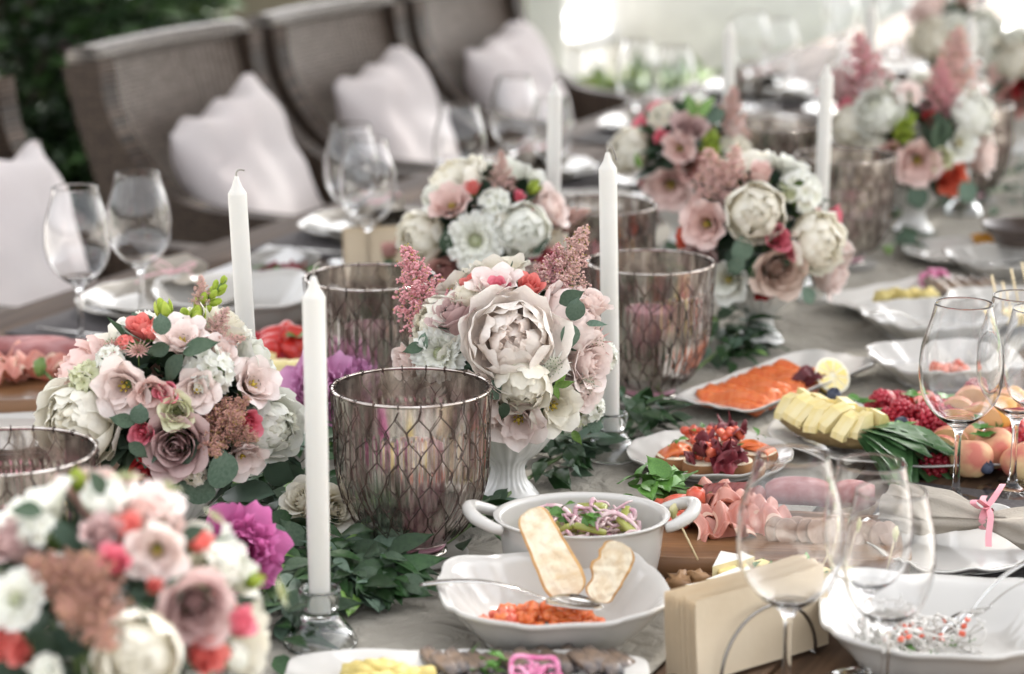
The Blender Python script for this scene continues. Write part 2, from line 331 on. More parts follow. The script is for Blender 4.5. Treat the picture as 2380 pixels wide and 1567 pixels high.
        for k in range(10): add(petal(.60 * rg.uniform(.8, 1.15), .28, 20, -70 + rg.uniform(-20, 40), .03 + .02 * k, .46, wrap=.3, cup=.05, ruf=.12, notch=.15, seed=sd(), nu=5, nv=4, t0=.3, t1=.8), k * 2.4)
        core.add(ball(.50, 12, 8), 0, TR(0, 0, .36), t=.6)
    elif kind == 'lisianthus':
        for k in range(6): add(petal(1.30, .72, 24, 66 + rg.uniform(-16, 12), .10, 0, wrap=.7, cup=.02, ruf=.15, notch=.06, p=1.5, seed=rg.random(), nu=7, nv=7, t0=0, t1=1), k * 1.047 + rg.uniform(-.1, .1))
        for k in range(6): add(petal(1.08, .60, 16, 36 + rg.uniform(-16, 14), .09, .02, wrap=.85, ruf=.14, notch=.07, p=1.6, seed=rg.random(), nu=6, nv=6, t0=0, t1=.85), k * 1.256 + .5 + rg.uniform(-.2, .2))
        core.add(lathe([(.16, .05), (.27, .45), (.30, .6)], 10), 3)
        core.add(ball(.07, 8, 6, sz=1.2), 2, TR(0, 0, .58))
        for k in range(6): core.add(ball(.035, 6, 4, sz=2), 2, RZ(k * 1.05) @ TR(.13, 0, .56, ry=.4))
        core.add(ball(.2, 8, 6, sz=1.2), 1, TR(0, 0, -.02))
    elif kind == 'scabiosa':
        for ring, (n, L, el) in enumerate(((12, .86, 86), (12, .70, 66), (11, .52, 44))):
            for k in range(n): add(petal(L, .30 - .04 * ring, 50 - 12 * ring, el + rg.uniform(-8, 14), .22 - .02 * ring, .05 + .04 * ring, wrap=.1, cup=-.05, ruf=.13, notch=.16, top=.2, seed=rg.random(), nu=5, nv=6, t0=.15, t1=1), k * 6.283 / n + ring * .3 + rg.uniform(-.1, .1))
        core.add(ball(.17, 12, 8, sz=.75), 0, TR(0, 0, .24))
        pts = []
        for k in range(90):
            z = 1 - k / 90 * .95; a = k * 2.39996; q = math.sqrt(max(0, 1 - z * z)); pts.append(((.19 * q * math.cos(a), .19 * q * math.sin(a), .24 + .15 * z), 1))
        core.add(beads(pts, .024), 4); mats.append(petalm('scabiosa_pins', (.5, .56, .26), (.7, .72, .5)))
    elif kind == 'stock':                       # clump of ruffled four-petalled florets
        for k in range(13):
            z = 1 - k / 13 * .85; a = k * 2.39996; q = math.sqrt(max(0, 1 - z * z)); d = Vector((q * math.cos(a), q * math.sin(a), z))
            A = align(d * .62, d + Vector((rg.uniform(-.3, .3), rg.uniform(-.3, .3), 0)), .46, rg.uniform(0, 6))
            for j in range(5): pt.append((petal(.82, .46, 40, 88 + rg.uniform(-20, 20), .05, 0, wrap=.2, ruf=.16, notch=.13, seed=rg.random(), nu=4, nv=5, t0=.25, t1=1), A @ RZ(j * 1.256)))
        core.add(ball(.55, 8, 6), 1)
    elif kind == 'bud':                         # pale green pointed bud in sepals
        for k in range(4): core.add(petal(1.9, .55, 58, -32, .05, -.3, wrap=.8, ruf=.02, top=.6, seed=k, nu=6, nv=4), 0, RZ(k * 1.57))
        core.add(ball(.42, 8, 7, sz=1.8), 0, TR(0, 0, .4))
        for k in range(3): core.add(petal(1.0, .2, 40, 20, .2, -.4, wrap=.4, top=.9, seed=k, nu=4, nv=2), 1, RZ(k * 2.1))
    elif kind == 'spike':                       # snapdragon tip: green buds round a stem
        core.add(tube([(0, 0, -.9), (.05, 0, .3), (0, 0, 1.3)], .06, 5), 1)
        for k in range(17):
            f = k / 16; A = RZ(k * 2.4) @ TR(.30 * (1 - .65 * f), 0, -.5 + 1.8 * f, ry=.75 - .4 * f)
            core.add(ball(.2 * (1.15 - .6 * f), 7, 6, sx=.8, sy=.8, sz=1.5), 0, A)
    elif kind == 'astilbe':                     # feathery plume
        pts = []; br = []
        core.add(tube([(0, 0, -.6), (0, 0, 1.9)], .015, 4), 1)
        for b in range(34):
            f = b / 33; z = -.35 + 2.2 * f; ln = .78 * (1 - f) ** .85 + .05; a = b * 2.39996; d = Vector((math.cos(a), math.sin(a), .75))
            nb = int(14 + 64 * (1 - f))
            for q in range(nb):
                s = (q + .5) / nb * ln; sp = .14 * (1 - .6 * s / ln) * (1 - .5 * f)
                pts.append((tuple(Vector((0, 0, z)) + d * s + Vector((rg.gauss(0, sp), rg.gauss(0, sp), rg.gauss(0, sp)))), rg.uniform(.6, 1.35)))
            core.add(tube([(0, 0, z), tuple(Vector((0, 0, z)) + d * ln)], .008, 3, caps=False), 1)
        core.add(beads(pts, .036), 0)
        core.add(beads([(tuple(Vector(p[0]) * 1.04), .7) for p in pts[::7]], .030), 2)
    elif kind == 'astrantia':
        for k in range(16): core.add(petal(.95, .13, 60, 84, .1, 0, wrap=0, top=.95, ruf=.02, notch=0, seed=k, nu=4, nv=2, t0=.3, t1=1), 0, RZ(k * 6.283 / 16 + rg.uniform(-.06, .06)))
        for k in range(46):
            z = 1 - k / 46 * .9; a = k * 2.39996; q = math.sqrt(max(0, 1 - z * z)); d = Vector((q * math.cos(a), q * math.sin(a), z * .9))
            core.add(tube([tuple(d * .1), tuple(d * rg.uniform(.38, .6))], .014, 3, caps=False), 0, TR(0, 0, .1))
            core.add(beads([(tuple(d * .56), 1)], .035), 1, TR(0, 0, .1))
        core.add(tube([(0, 0, .05), (.1, .05, -.7), (.15, 0, -1.5)], .035, 5), 1)
    cm = core.mesh(kind + '_core', mats)
    pms = []
    for ps, M in pt:
        b = MB(); b.add(ps); pms.append((b.mesh('petal', [mats[0]]), M))
    TEMPL[key] = (cm, pms); return TEMPL[key]
def hash_(k): return sum((i + 1) * ord(c) for i, c in enumerate(str(k)))
WHOLE = {}
def whole(kind, col, var=0):
    key = (kind, col, var)
    if key in WHOLE: return WHOLE[key]
    cm, pms = template(kind, col, var); b = MB(); mats = list(cm.materials)
    b.v = [tuple(v.co) for v in cm.vertices]; b.f = [list(p.vertices) for p in cm.polygons]; b.m = [p.material_index for p in cm.polygons]; b.t = [d.value for d in cm.attributes['t'].data]
    for me, M in pms:
        b.add(([v.co for v in me.vertices], [list(p.vertices) for p in me.polygons], [d.value for d in me.attributes['t'].data]), 0, M)
    WHOLE[key] = b.mesh(kind, mats); return WHOLE[key]
NAMES = {'rose': 'rose', 'sprayrose': 'spray_rose', 'peony': 'peony', 'pompon': 'peony', 'globe': 'peony', 'lisianthus': 'lisianthus', 'scabiosa': 'scabiosa', 'stock': 'stock_flower', 'bud': 'flower_bud', 'spike': 'bud_spike', 'astilbe': 'astilbe_plume', 'astrantia': 'astrantia'}
HEADR = {}
for _k in NAMES:                               # visible radius of each unit head, measured
    _r = sorted(math.hypot(v.co.x, v.co.y) for v in whole(_k, 'cream').vertices); HEADR[_k] = _r[int(len(_r) * .93)] * 1.14
MIDZ = {'rose': .7, 'sprayrose': .7, 'peony': .45, 'globe': .45, 'pompon': .45, 'lisianthus': .7, 'scabiosa': .3, 'stock': .3, 'bud': .5, 'spike': .4, 'astilbe': .7, 'astrantia': .1}
def flower(kind, col, M, parent, detail=False, var=0, label=None):
    n = NAMES[kind]
    if detail and kind in ('rose', 'peony', 'pompon', 'globe', 'lisianthus', 'scabiosa'):
        cm, pms = template(kind, col, var); o = link(n, cm, parent, M)
        for me, Mp in pms: link('petal', me, o, Mp)
    else: o = link(n, whole(kind, col, var), parent, M)
    if label: o['label'] = label
    return o
# ---------------------------------------------------------------- leaves
def leafmesh(name, mat, L, W, curl=.25, fold=.15, tip=1.0, nu=6, roundness=.5):
    b = MB()
    def fn(i, j):
        s = i; t = 2 * j - 1; wd = W * (math.sin(math.pi * min(1, s ** (.55 + .5 * roundness) * .98 + .02)) ** (.55 if roundness > .6 else .85)) + .0015
        return (L * s * (1 - .08 * t * t), wd * t, -curl * L * s * s + fold * wd * abs(t) + .01 * L * math.sin(9 * s + 3 * t))
    b.add(grid(fn, nu, 4)); b.t = [i / nu for i in range(nu + 1) for j in range(5)]
    return b.mesh(name, mat)
EUC = pm('eucalyptus_leaf', (.075, .122, .084), .5, (.115, .168, .122), 9, objvar=.28, spec=.25)
EUCD = pm('eucalyptus_dark', (.034, .060, .034), .5, (.055, .085, .050), 9, objvar=.25, spec=.25)
RUS = pm('ruscus_leaf', (.013, .040, .011), .45, (.027, .066, .020), 12, objvar=.4, spec=.3)
LIGHTL = pm('young_leaf', (.10, .2, .035), .4, (.16, .28, .06), 9, objvar=.25)
LEAVES = {'euc': leafmesh('leaf_round', EUC, 1, .42, .12, .12, roundness=.9), 'eucd': leafmesh('leaf_dark', EUCD, 1, .30, .2, .2, roundness=.6),
          'rus': leafmesh('leaf_pointed', RUS, 1, .19, .22, .25, roundness=.3), 'lance': leafmesh('leaf_lance', EUC, 1, .18, .2, .15, roundness=.3), 'young': leafmesh('leaf_young', LIGHTL, 1, .22, .25, .2, roundness=.4)}
def leaf(kind, p, d, up, L, parent, tw=0.0):
    d = Vector(d).normalized(); up = Vector(up); y = up.cross(d)
    if y.length < 1e-4: y = Vector((1, 0, 0)).cross(d)
    y.normalize(); z = d.cross(y); M = Matrix((d, y, z)).transposed().to_4x4(); M.translation = Vector(p)
    return link('leaf', LEAVES[kind], parent, M @ Matrix.Rotation(tw, 4, 'X') @ Matrix.Diagonal((L, L, L, 1)))
def leafcloud(pts, rg):                     # many leaves as one mesh: pts = (pos, dir, length, kind)
    b = MB(); ks = list({k[3] for k in pts}); mats = [LEAVES[k].materials[0] for k in ks]
    base = {k: ([v.co.copy() for v in LEAVES[k].vertices], [list(p.vertices) for p in LEAVES[k].polygons]) for k in ks}
    for p, d, L, k in pts:
        d = Vector(d).normalized(); y = Vector((rg.uniform(-.6, .6), rg.uniform(-.6, .6), 1)).cross(d)
        if y.length < 1e-3: continue
        y.normalize(); z = d.cross(y); M = Matrix((d, y, z)).transposed().to_4x4(); M.translation = Vector(p)
        b.add(base[k], ks.index(k), M @ Matrix.Diagonal((L, L, L, 1)))
    return b.mesh('foliage', mats)
# ---------------------------------------------------------------- bouquets
VASE_H, BALL_H = .088, .165
WHITECER = pm('white_glazed_ceramic', (.70, .69, .66), .22, (.66, .65, .61), 6, coat=.3)
def pedestal_mesh():
    fl = lambda a, z: 1 + (.035 if .012 < z < .084 else 0) * math.cos(22 * a)
    pr = smoothprof([(.0005, 0), (.034, 0), (.0345, .004), (.030, .010), (.0225, .018), (.0195, .028), (.0195, .036), (.024, .044), (.038, .056), (.050, .072), (.056, .086), (.0575, VASE_H), (.055, VASE_H), (.050, .078), (.036, .060), (.001, .052)], 3)
    return MB().add(lathe(pr, 88, fl)).mesh('pedestal_vase', WHITECER)
PEDM = pedestal_mesh()
def sphere_pt(px, py, c, r):
    d = ray(px, py).normalized(); oc = CAM - c; b = oc.dot(d); q = b * b - (oc.length_squared - r * r)
    t = -b - math.sqrt(q) if q > 0 else -b
    return CAM + d * t
def bouquet(base, label, vlabel, flowers, leaves=(), Rb=.100, detail=False, fill=('cream', 'blush', 'white'), nfill=16, seed=1, h=BALL_H, vase=True):
    rg = random.Random(seed); base = Vector(base); c = base + Vector((0, 0, h))
    if vase:
        v = link('pedestal_vase', PEDM, None, Matrix.Translation(base) @ RZ(seed)); tag(v, vlabel, 'vase', 'fluted pedestal vases')
    b = thing('flower_bouquet', label, 'bouquet', base + Vector((0, 0, VASE_H)), group='bouquets along the table')
    inv = b.matrix_basis.inverted()
    def put(kind, col, pos, ax, s, var, det=False): return flower(kind, col, inv @ align(pos, ax, s, rg.uniform(0, 6.28)), b, det, var)
    front = []
    for it in flowers:
        px, py, kind, col, dia = it[:5]; ex = it[5] if len(it) > 5 else None
        pt = sphere_pt(px, py, c, Rb); nrm = (pt - c).normalized(); s = dia * .5 * mpp(pt) / HEADR[kind]
        if ex is None: ax = nrm + Vector((0, -.15, .18))
        else: ax = Vector((ex[0], -ex[2] if len(ex) > 2 else -.25, ex[1]))     # screen right, screen up, towards camera
        ax.normalize(); put(kind, col, pt - ax * s * MIDZ[kind] + nrm * .002, ax, s, rg.randint(0, 2), detail); front.append((pt, dia * .5 * mpp(pt)))
    for (px, py, kind, L, dx, dy) in leaves:   # length and direction in pixels
        pt = sphere_pt(px, py, c, Rb + .014); k = mpp(pt)
        leaf(kind, inv @ pt, Vector((dx, -.15, dy)), (pt - c).normalized() + Vector((0, -.6, .3)), L * k, b, rg.uniform(-.5, .5))
    n = 0; tries = 0
    while n < nfill and tries < 400:
        tries += 1; z = rg.uniform(-.25, 1); a = rg.uniform(0, 6.283); q = math.sqrt(1 - z * z); d = Vector((q * math.cos(a), q * math.sin(a), z)); pt = c + d * (Rb - .012)
        if any((pt - f).length < r + .012 for f, r in front): continue
        kind = rg.choice(['rose', 'lisianthus', 'stock', 'sprayrose', 'peony', 'lisianthus']); col = rg.choice(fill)
        if kind == 'sprayrose': col = rg.choice(['coral', 'hotpink', 'blush'])
        r = {'rose': .028, 'lisianthus': .028, 'stock': .032, 'sprayrose': .015, 'peony': .042}[kind]
        put(kind, col, pt - d * r * .5, d, r / HEADR[kind], rg.randint(0, 1)); front.append((pt, r)); n += 1
    pts = []
    for k in range(230):
        z = rg.uniform(-.75, 1); a = rg.uniform(0, 6.283); q = math.sqrt(1 - z * z); d = Vector((q * math.cos(a), q * math.sin(a), z))
        dd = (d + Vector((rg.uniform(-.8, .8), rg.uniform(-.8, .8), rg.uniform(-.8, .6)))).normalized()
        pts.append((c - base - Vector((0, 0, VASE_H)) + d * rg.uniform(.045, Rb - .028), dd, rg.uniform(.03, .05), rg.choice(['euc', 'eucd', 'rus', 'rus', 'eucd', 'lance'])))
    o = link('foliage', leafcloud(pts, rg), b); o['kind'] = 'stuff'
    sm = MB()
    for k in range(14):
        a = k * 2.4; r1 = .03 * math.sqrt(k / 14); e = Vector((math.cos(a), math.sin(a), 1.4)).normalized() * .075
        sm.add(tube([(r1 * math.cos(a), r1 * math.sin(a), -.022), tuple(Vector((0, 0, .02)) + e * .6), tuple(Vector((0, 0, .03)) + e)], .002, 5))
    link('stem_bundle', sm.mesh('stem_bundle', STEM), b)
    return b
# ================================================================ the setting
pave = pm('pale_paving', (.42, .40, .36), .8, (.34, .32, .29), 1.5, bump=.3, bscale=40, coord='Object')
def sheet(name, x0, x1, y0, y1, z, m, label=None):
    o = link(name, MB().add(([(x0, y0, z), (x1, y0, z), (x1, y1, z), (x0, y1, z)], [(0, 1, 2, 3)])).mesh(name, m)); o['kind'] = 'structure'; return o
sheet('ground', -150, 150, -20, 300, 0, pave)
lawnm = pm('mown_lawn', (.10, .22, .045), .8, (.17, .30, .08), 1.2, bump=.5, bscale=80)
# ---- table: planks run along it
wood = pm('table_wood', (.115, .068, .040), .62, (.062, .037, .023), 14, spec=.2, bump=.12, bscale=30, stretch=(6, .4, 6), objvar=.18, rvar=.08)
TBL = thing('dining_table', 'long brown plank dining table under the grey linen runner and dishes', 'table', T(2.5, .1, -TABLE_Z), -TA)
pw_ = .132; Lt = 8.6
pl = MB().add(cbox(pw_ - .004, Lt, .034, .002)).mesh('plank', wood)
for i in range(15):
    v = -.86 + (i + .5) * pw_; link('plank', pl, TBL, TR(.1 - v, 0, TABLE_Z - .018 + (i % 3 - 1) * .0002))
ap = MB().add(cbox(.05, Lt - .5, .10, .004)).mesh('apron', wood)
for x in (-.80, .80): link('apron', ap, TBL, TR(x, 0, TABLE_Z - .086))
lg = MB().add(lathe([(.03, 0), (.034, .1), (.045, .5), (.05, TABLE_Z - .036)], 14, cap0=True, cap1=True)).mesh('leg', wood)
for x in (-.72, .72):
    for y in (-3.8, -1.2, 1.2, 3.8): link('leg', lg, TBL, TR(x, y, 0))
# ---- linen runner with soft folds
lin = pm('grey_linen', (.35, .325, .275), .9, (.265, .243, .203), 9, bump=.5, bscale=420, detail=8)
def weave(m, sc_=900):                      # crossing threads and pressed creases, added to the bump
    n, l = m.node_tree.nodes, m.node_tree.links; tc = n.new('ShaderNodeTexCoord'); b0 = next(x for x in n if x.type == 'BUMP'); cr = n.new('ShaderNodeTexNoise'); cr.inputs['Scale'].default_value = 16; cr.inputs['Detail'].default_value = 6; cr.inputs['Distortion'].default_value = 1.2
    l.new(tc.outputs['Object'], cr.inputs['Vector']); b2 = n.new('ShaderNodeBump'); b2.inputs['Strength'].default_value = .8; b2.inputs['Distance'].default_value = .02; l.new(cr.outputs[0], b2.inputs['Height']); l.new(b2.outputs[0], b0.inputs['Normal'])
weave(lin)
def runner_fn(i, j):
    u = -1.9 + 8.4 * i; v = -.36 + .80 * j + .012 * math.sin(u * 3.1 + j * 2)
    z = .004 + .004 * max(0, noise.noise(Vector((u * 1.7, v * 3.2, 0)))) + .009 * max(0, noise.noise(Vector((u * 3.0 + v * 4, v * 2.5 - u, 3))) - .18)
    return T(u, v, z)
ro = link('table_runner', MB().add(grid(runner_fn, 420, 60, .002)).mesh('table_runner', lin)); tag(ro, 'wrinkled grey linen runner lying down the middle of the plank table', 'table runner')
# ================================================================ wicker armchairs with cushions
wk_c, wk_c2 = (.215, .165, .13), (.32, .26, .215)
WKX = wicker('wicker_across', wk_c, wk_c2, 'X'); WKY = wicker('wicker_side', (.060, .038, .026), (.095, .064, .043), 'Y', .62); WKT = wicker('wicker_cap', (.26, .22, .19), (.34, .30, .26), 'X')  # the light's sheen is put into colour: back and rail paler than sides
CW, ST = .63, .055
def chair_parts():
    out = {}
    # profile of a side panel in (y away from the table, z)
    top = smoothprof([(.14, .715), (.26, .715), (.38, .722), (.475, .757), (.54, .822), (.588, .908), (.603, 1.005)], 5)
    back = [(.69, .985), (.655, .86), (.60, .70), (.54, .45), (.50, .06)]; bot = [(.14, .06)]
    poly = top + back + bot
    b = MB(); n = len(poly); vs = [(0, y, z) for y, z in poly] + [(ST, y, z) for y, z in poly]
    # the panel's body is a strip: cap faces by fan of quads between upper and lower rails
    k = len(top); low = [(.14 + (.50 - .14) * i / (k - 1), .06) for i in range(k)]
    def rail(i):                             # lower rail follows the leaning back
        f = max(0, (i - (k - 12)) / 11); y0, z0 = low[i]
        bx = [.50, .54, .60, .655, .69]; bz = [.06, .45, .70, .86, .985]; g = f * 4; q = min(int(g), 3); fr = g - q
        return (y0, z0) if f <= 0 else (bx[q] * (1 - fr) + bx[q + 1] * fr, bz[q] * (1 - fr) + bz[q + 1] * fr)
    vs = []; fs = []
    for x in (0, ST):
        for i in range(k): vs.append((x, top[i][0], top[i][1])); vs.append((x, *rail(i)))
    for i in range(k - 1):
        a = 2 * i; c = 2 * k + a
        fs += [(a, a + 1, a + 3, a + 2), (c, c + 2, c + 3, c + 1), (a, a + 2, c + 2, c), (a + 1, c + 1, c + 3, a + 3)]
    e = 2 * (k - 1); fs += [(0, 2 * k, 2 * k + 1, 1), (e, e + 1, 2 * k + e + 1, 2 * k + e)]
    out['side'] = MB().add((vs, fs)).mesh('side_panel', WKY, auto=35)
    def bk(i, j):                            # curved inner back, leaning
        z = .40 + .61 * i; x = ST * .5 + (CW - ST) * j; y = .50 + (.655 - .52) * ((z - .45) / .55) + .035 * (1 - (2 * j - 1) ** 2)
        return (x, y, z)
    vs, fs = grid(bk, 14, 12); n0 = len(vs); vs = vs + [(x, y + .05, z) for x, y, z in vs]; q = list(fs)
    fs = fs + [tuple(i + n0 for i in f)[::-1] for f in q]; m = 13
    ed = [i * m for i in range(15)] + [14 * m + j for j in range(1, m)] + [i * m + 12 for i in range(13, -1, -1)] + [j for j in range(11, 0, -1)]
    for a, c in zip(ed, ed[1:] + ed[:1]): fs.append((a, a + n0, c + n0, c))
    out['back'] = MB().add((vs, fs)).mesh('backrest', WKX, auto=40)
    def cap(j): x = ST * .3 + (CW - ST * .6) * j; return (x, .655 + .028 * (1 - (2 * j - 1) ** 2), 1.004)
    out['cap'] = MB().add(tube([cap(j / 14) for j in range(15)], .037, 8, flat=.6)).mesh('top_rail', WKT)
    out['seat'] = MB().add(cbox(CW - .11, .40, .09, .02)).mesh('seat', WKX)
    out['front'] = MB().add(cbox(CW - .11, .03, .31, .006)).mesh('front_panel', WKX)
    out['pad'] = MB().add(cbox(CW - .12, .38, .08, .03)).mesh('seat_pad', pm('seat_pad_cloth', (.62, .58, .56), .9, bump=.2, bscale=300))
    return out
CP = chair_parts()
def chair(u, label, v0=1.02):
    c = thing('wicker_armchair', label, 'chair', T(u, v0, -TABLE_Z), R(90) - TA + 0, 'wicker armchairs along the table')
    # local x along the table, local y away from it
    c.matrix_basis = Matrix.Translation(T(u, v0, -TABLE_Z)) @ Matrix((UX, VX, Vector((0, 0, 1)))).transposed().to_4x4()
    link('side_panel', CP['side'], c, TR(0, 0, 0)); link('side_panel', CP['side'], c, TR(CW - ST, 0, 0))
    link('backrest', CP['back'], c); link('top_rail', CP['cap'], c); link('seat', CP['seat'], c, TR(CW / 2, .33, .37)); link('front_panel', CP['front'], c, TR(CW / 2, .16, .21)); link('seat_pad', CP['pad'], c, TR(CW / 2, .32, .455))
    return c
pillow = pm('pale_cushion_cloth', (.70, .635, .625), .9, (.73, .68, .67), 5, bump=.5, bscale=260)
def pillow_mesh(S=.43, Tk=.13, seed=0):
    def side(sg):
        def fn(i, j):
            x, y = 2 * i - 1, 2 * j - 1; k = (1 - x ** 4) ** .5 * (1 - y ** 4) ** .5 if abs(x) < 1 and abs(y) < 1 else 0
            pin = 1 - .07 * (1 - x * x) * abs(y) ** 3 - 0; pin2 = 1 - .07 * (1 - y * y) * abs(x) ** 3
            d = .014 * noise.noise(Vector((x * 2.2 + seed, y * 2.2, sg))) + .010 * math.sin(7 * x + 5 * y) * abs(x * y)
            fr = .012 * math.sin(9 * x + seed) * max(0, abs(y) - .85) * 6
            return (S / 2 * x * pin2, sg * (Tk / 2 * k + d * min(1, k * 3)), S / 2 * y * pin + fr)
        return fn
    b = MB(); b.add(grid(side(1), 26, 26)); vs, fs = grid(side(-1), 26, 26); b.add((vs, [f[::-1] for f in fs]))
    me = b.mesh('cushion', pillow); bm = bmesh.new(); bm.from_mesh(me); bmesh.ops.remove_doubles(bm, verts=bm.verts, dist=1e-4); bm.to_mesh(me); bm.free(); return me
PILLOWS = [pillow_mesh(seed=k) for k in range(4)]
chair_labels = ['wicker armchair at the table beside the dark hedge, only its edge in view', 'grey-brown wicker armchair next to the dark hedge, its whole back showing', 'grey-brown wicker armchair between the two other high-backed wicker chairs', 'grey-brown wicker armchair next to the white post', 'wicker armchair beyond the white post at the far table end']
cus_labels = ['pale pink cushion cut off at the edge behind two empty wine glasses', 'pale pink square cushion in the wicker chair by the hedge', 'white square cushion in the middle wicker chair', 'white square cushion in the wicker chair beside the white post', 'white cushion in the farthest wicker chair']
for k in range(4):
    u = 1.79 + (k - 1) * .685 - (.22 if k == 0 else 0)
    chair(u, chair_labels[k])
    M = Matrix((UX, VX, Vector((0, 0, 1)))).transposed().to_4x4(); M = Matrix.Translation(T(u, 1.02, -TABLE_Z)) @ M
    c = link('cushion', PILLOWS[k % 4], None, M @ TR(CW / 2 + .02, .455 - (.04 if k == 0 else 0), .695, rx=-.36, ry=[.0, -.16, -.12, -.14, .0][k], rz=[.0, .12, .1, .1, 0][k])); tag(c, cus_labels[k], 'cushion', 'cushions in the wicker chairs')
# ================================================================ silvered candle bowls in chicken wire
MERC = mercury('mercury_glass'); WIRE = pm('rusty_wire', (.10, .065, .05), .5, (.06, .045, .04), 40, metal=.6); RIMM = pm('silvered_rim', (.66, .61, .57), .2, (.34, .28, .24), 50, metal=1)
PINKWAX = pm('pink_wax', (.62, .27, .36), .5, (.66, .32, .40), 8, sss=.15); WICKM = pm('wick', (.5, .48, .42), .9, (.12, .1, .09), 30)
HV = .18
HP = smoothprof([(.028, .010), (.040, .014), (.060, .036), (.074, .066), (.0795, .100), (.0805, .135), (.0815, .150), (.083, HV)], 5)
def hr(z):
    for (r0, z0), (r1, z1) in zip(HP, HP[1:]):
        if z0 <= z <= z1: return r0 + (r1 - r0) * (z - z0) / max(1e-6, z1 - z0)
    return HP[0][0] if z < HP[0][1] else HP[-1][0]
def hurricane_meshes():
    fl = lambda a, z: 1 + (.016 if .02 < z < .146 else 0) * math.cos(52 * a)
    g = MB().add(lathe(HP, 192, fl)); g.add(lathe([(.0005, .010), (.028, .010)], 192))
    glass = g.mesh('silvered_bowl', MERC)
    foot = MB().add(lathe(smoothprof([(.0005, 0), (.034, 0), (.036, .003), (.030, .007), (.026, .0098), (.0005, .0098)], 3), 40)).mesh('foot', MERC)
    rim = MB().add(tube([(.083 * math.cos(a), .083 * math.sin(a), HV) for a in [2 * math.pi * k / 72 for k in range(73)]], .0018, 7, caps=False)).mesh('rim', RIMM)
    N = 22; wb = MB(); hgt = .034; rows = [HV - .006 - hgt * .5 * k for k in range(0, 10)]
    def pt(c, z): a = 2 * math.pi * c / N; r = hr(z) + .0022; return (r * math.cos(a), r * math.sin(a), z)
    rg = random.Random(4)
    jit = {}
    def nd(c2, k):                            # node: half-column index, row
        key = (c2 % (2 * N), k)
        if key not in jit: jit[key] = (rg.uniform(-.09, .09), rg.uniform(-.002, .002))
        return c2 / 2 + jit[key][0], rows_z[k] + jit[key][1]
    rows_z = []; z = HV - .004
    while z > .016: rows_z.append(z); z -= .0085 if len(rows_z) % 2 else .0155
    K = len(rows_z)
    for k in range(K - 1):
        for c in range(N):
            if k % 2 == 0:                     # twisted upright
                o = (k // 2) % 2; a, za = nd(2 * c + o, k); b_, zb = nd(2 * c + o, k + 1)
                m = 5; wb.add(tube([pt(a + (b_ - a) * i / m, za + (zb - za) * i / m) for i in range(m + 1)], [.0007 + .0004 * (i % 2) for i in range(m + 1)], 4, caps=False))
            else:                              # two legs spreading to the next row
                o = (k // 2) % 2; a, za = nd(2 * c + o, k)
                for s in (-1, 1):
                    b_, zb = nd(2 * c + o + s, k + 1); 
                    if b_ - a > N / 2: b_ -= N
                    if a - b_ > N / 2: b_ += N
                    wb.add(tube([pt(a + (b_ - a) * i / 3, za + (zb - za) * i / 3) for i in range(4)], .00055, 4, caps=False))
    for c in range(N):                          # hooks over the rim
        a, za = nd(2 * c, 0); q = 2 * math.pi * a / N
        wb.add(tube([((.083 + .003 * math.cos(t)) * math.cos(q), (.083 + .003 * math.cos(t)) * math.sin(q), HV + .003 * math.sin(t)) for t in [i * .7 - .6 for i in range(9)]], .0007, 4, caps=False))
    wb.add(tube([(.033 * math.cos(a), .033 * math.sin(a), .012) for a in [2 * math.pi * k / 30 for k in range(31)]], .001, 4, caps=False))
    return glass, foot, rim, wb.mesh('wire_netting', WIRE)
HG, HF, HRM, HW = hurricane_meshes()
PIL = MB().add(lathe(smoothprof([(.0005, 0), (.032, 0), (.034, .003), (.034, .098), (.031, .103), (.026, .101), (.0005, .099)], 3), 36)).mesh('wax_body', PINKWAX)
PWK = MB().add(tube([(0, 0, .098), (.001, 0, .108), (.003, .001, .113)], .0011, 5)).mesh('wick', WICKM)
CO = MB().add(lathe([(.0005, 0), (.058, 0), (.060, .002), (.058, .004), (.0005, .004)], 40)).mesh('coaster', pm('slate_grey_coaster', (.25, .235, .21), .6, (.2, .19, .17), 20))
vases = [(960, 1285, 'silvered candle bowl in chicken wire in front of the cream rose and dark ruscus leaves'), (1508, 922, 'silvered candle bowl in chicken wire next to the salmon platter, pink candle showing'), (1958, 612, 'blurred silvered candle bowl in chicken wire just behind the two cream peonies'),
         (865, 966, 'silvered candle bowl with bright gilded inside behind the pink astilbe plume'), (1392, 757, 'blurred silvered candle bowl behind the white-flowered bouquet, thick rim showing'), (1795, 522, 'far blurred silvered candle bowl with pale gilt rim behind the mixed bouquet'), (2245, 463, 'far blurred silvered candle bowl hidden behind the bouquet with the orange rose'), (40, 1470, 'silvered candle bowl cut off at the edge behind the nearest mauve bouquet')]
vshort = ['sharp bowl in front of the cream rose', 'bowl next to the salmon platter', 'blurred bowl behind the two cream peonies', 'gilded bowl behind the pink astilbe', 'blurred bowl behind the white-flowered bouquet', 'far bowl behind the lime-budded bouquet', 'far bowl behind the orange rose', 'bowl cut off behind the nearest bouquet']
for i, (px, py, lab) in enumerate(vases):
    p = P(px, py, .008)
    co = link('coaster', CO, None, Matrix.Translation(p - Vector((0, 0, .002)))); tag(co, 'round grey coaster under the ' + vshort[i], 'coaster', 'coasters under the candle bowls')
    p = p + Vector((0, 0, .0025))
    t = thing('candle_bowl', lab, 'candle bowl', p, i * .7, 'silvered candle bowls')
    link('silvered_bowl', HG, t); link('foot', HF, t); link('rim', HRM, t); link('wire_netting', HW, t)
    c = thing('pillar_candle', 'pink pillar candle inside the ' + vshort[i], 'candle', p + Vector((0, 0, .0108)), group='pink pillar candles'); link('wax_body', PIL, c); link('wick', PWK, c)
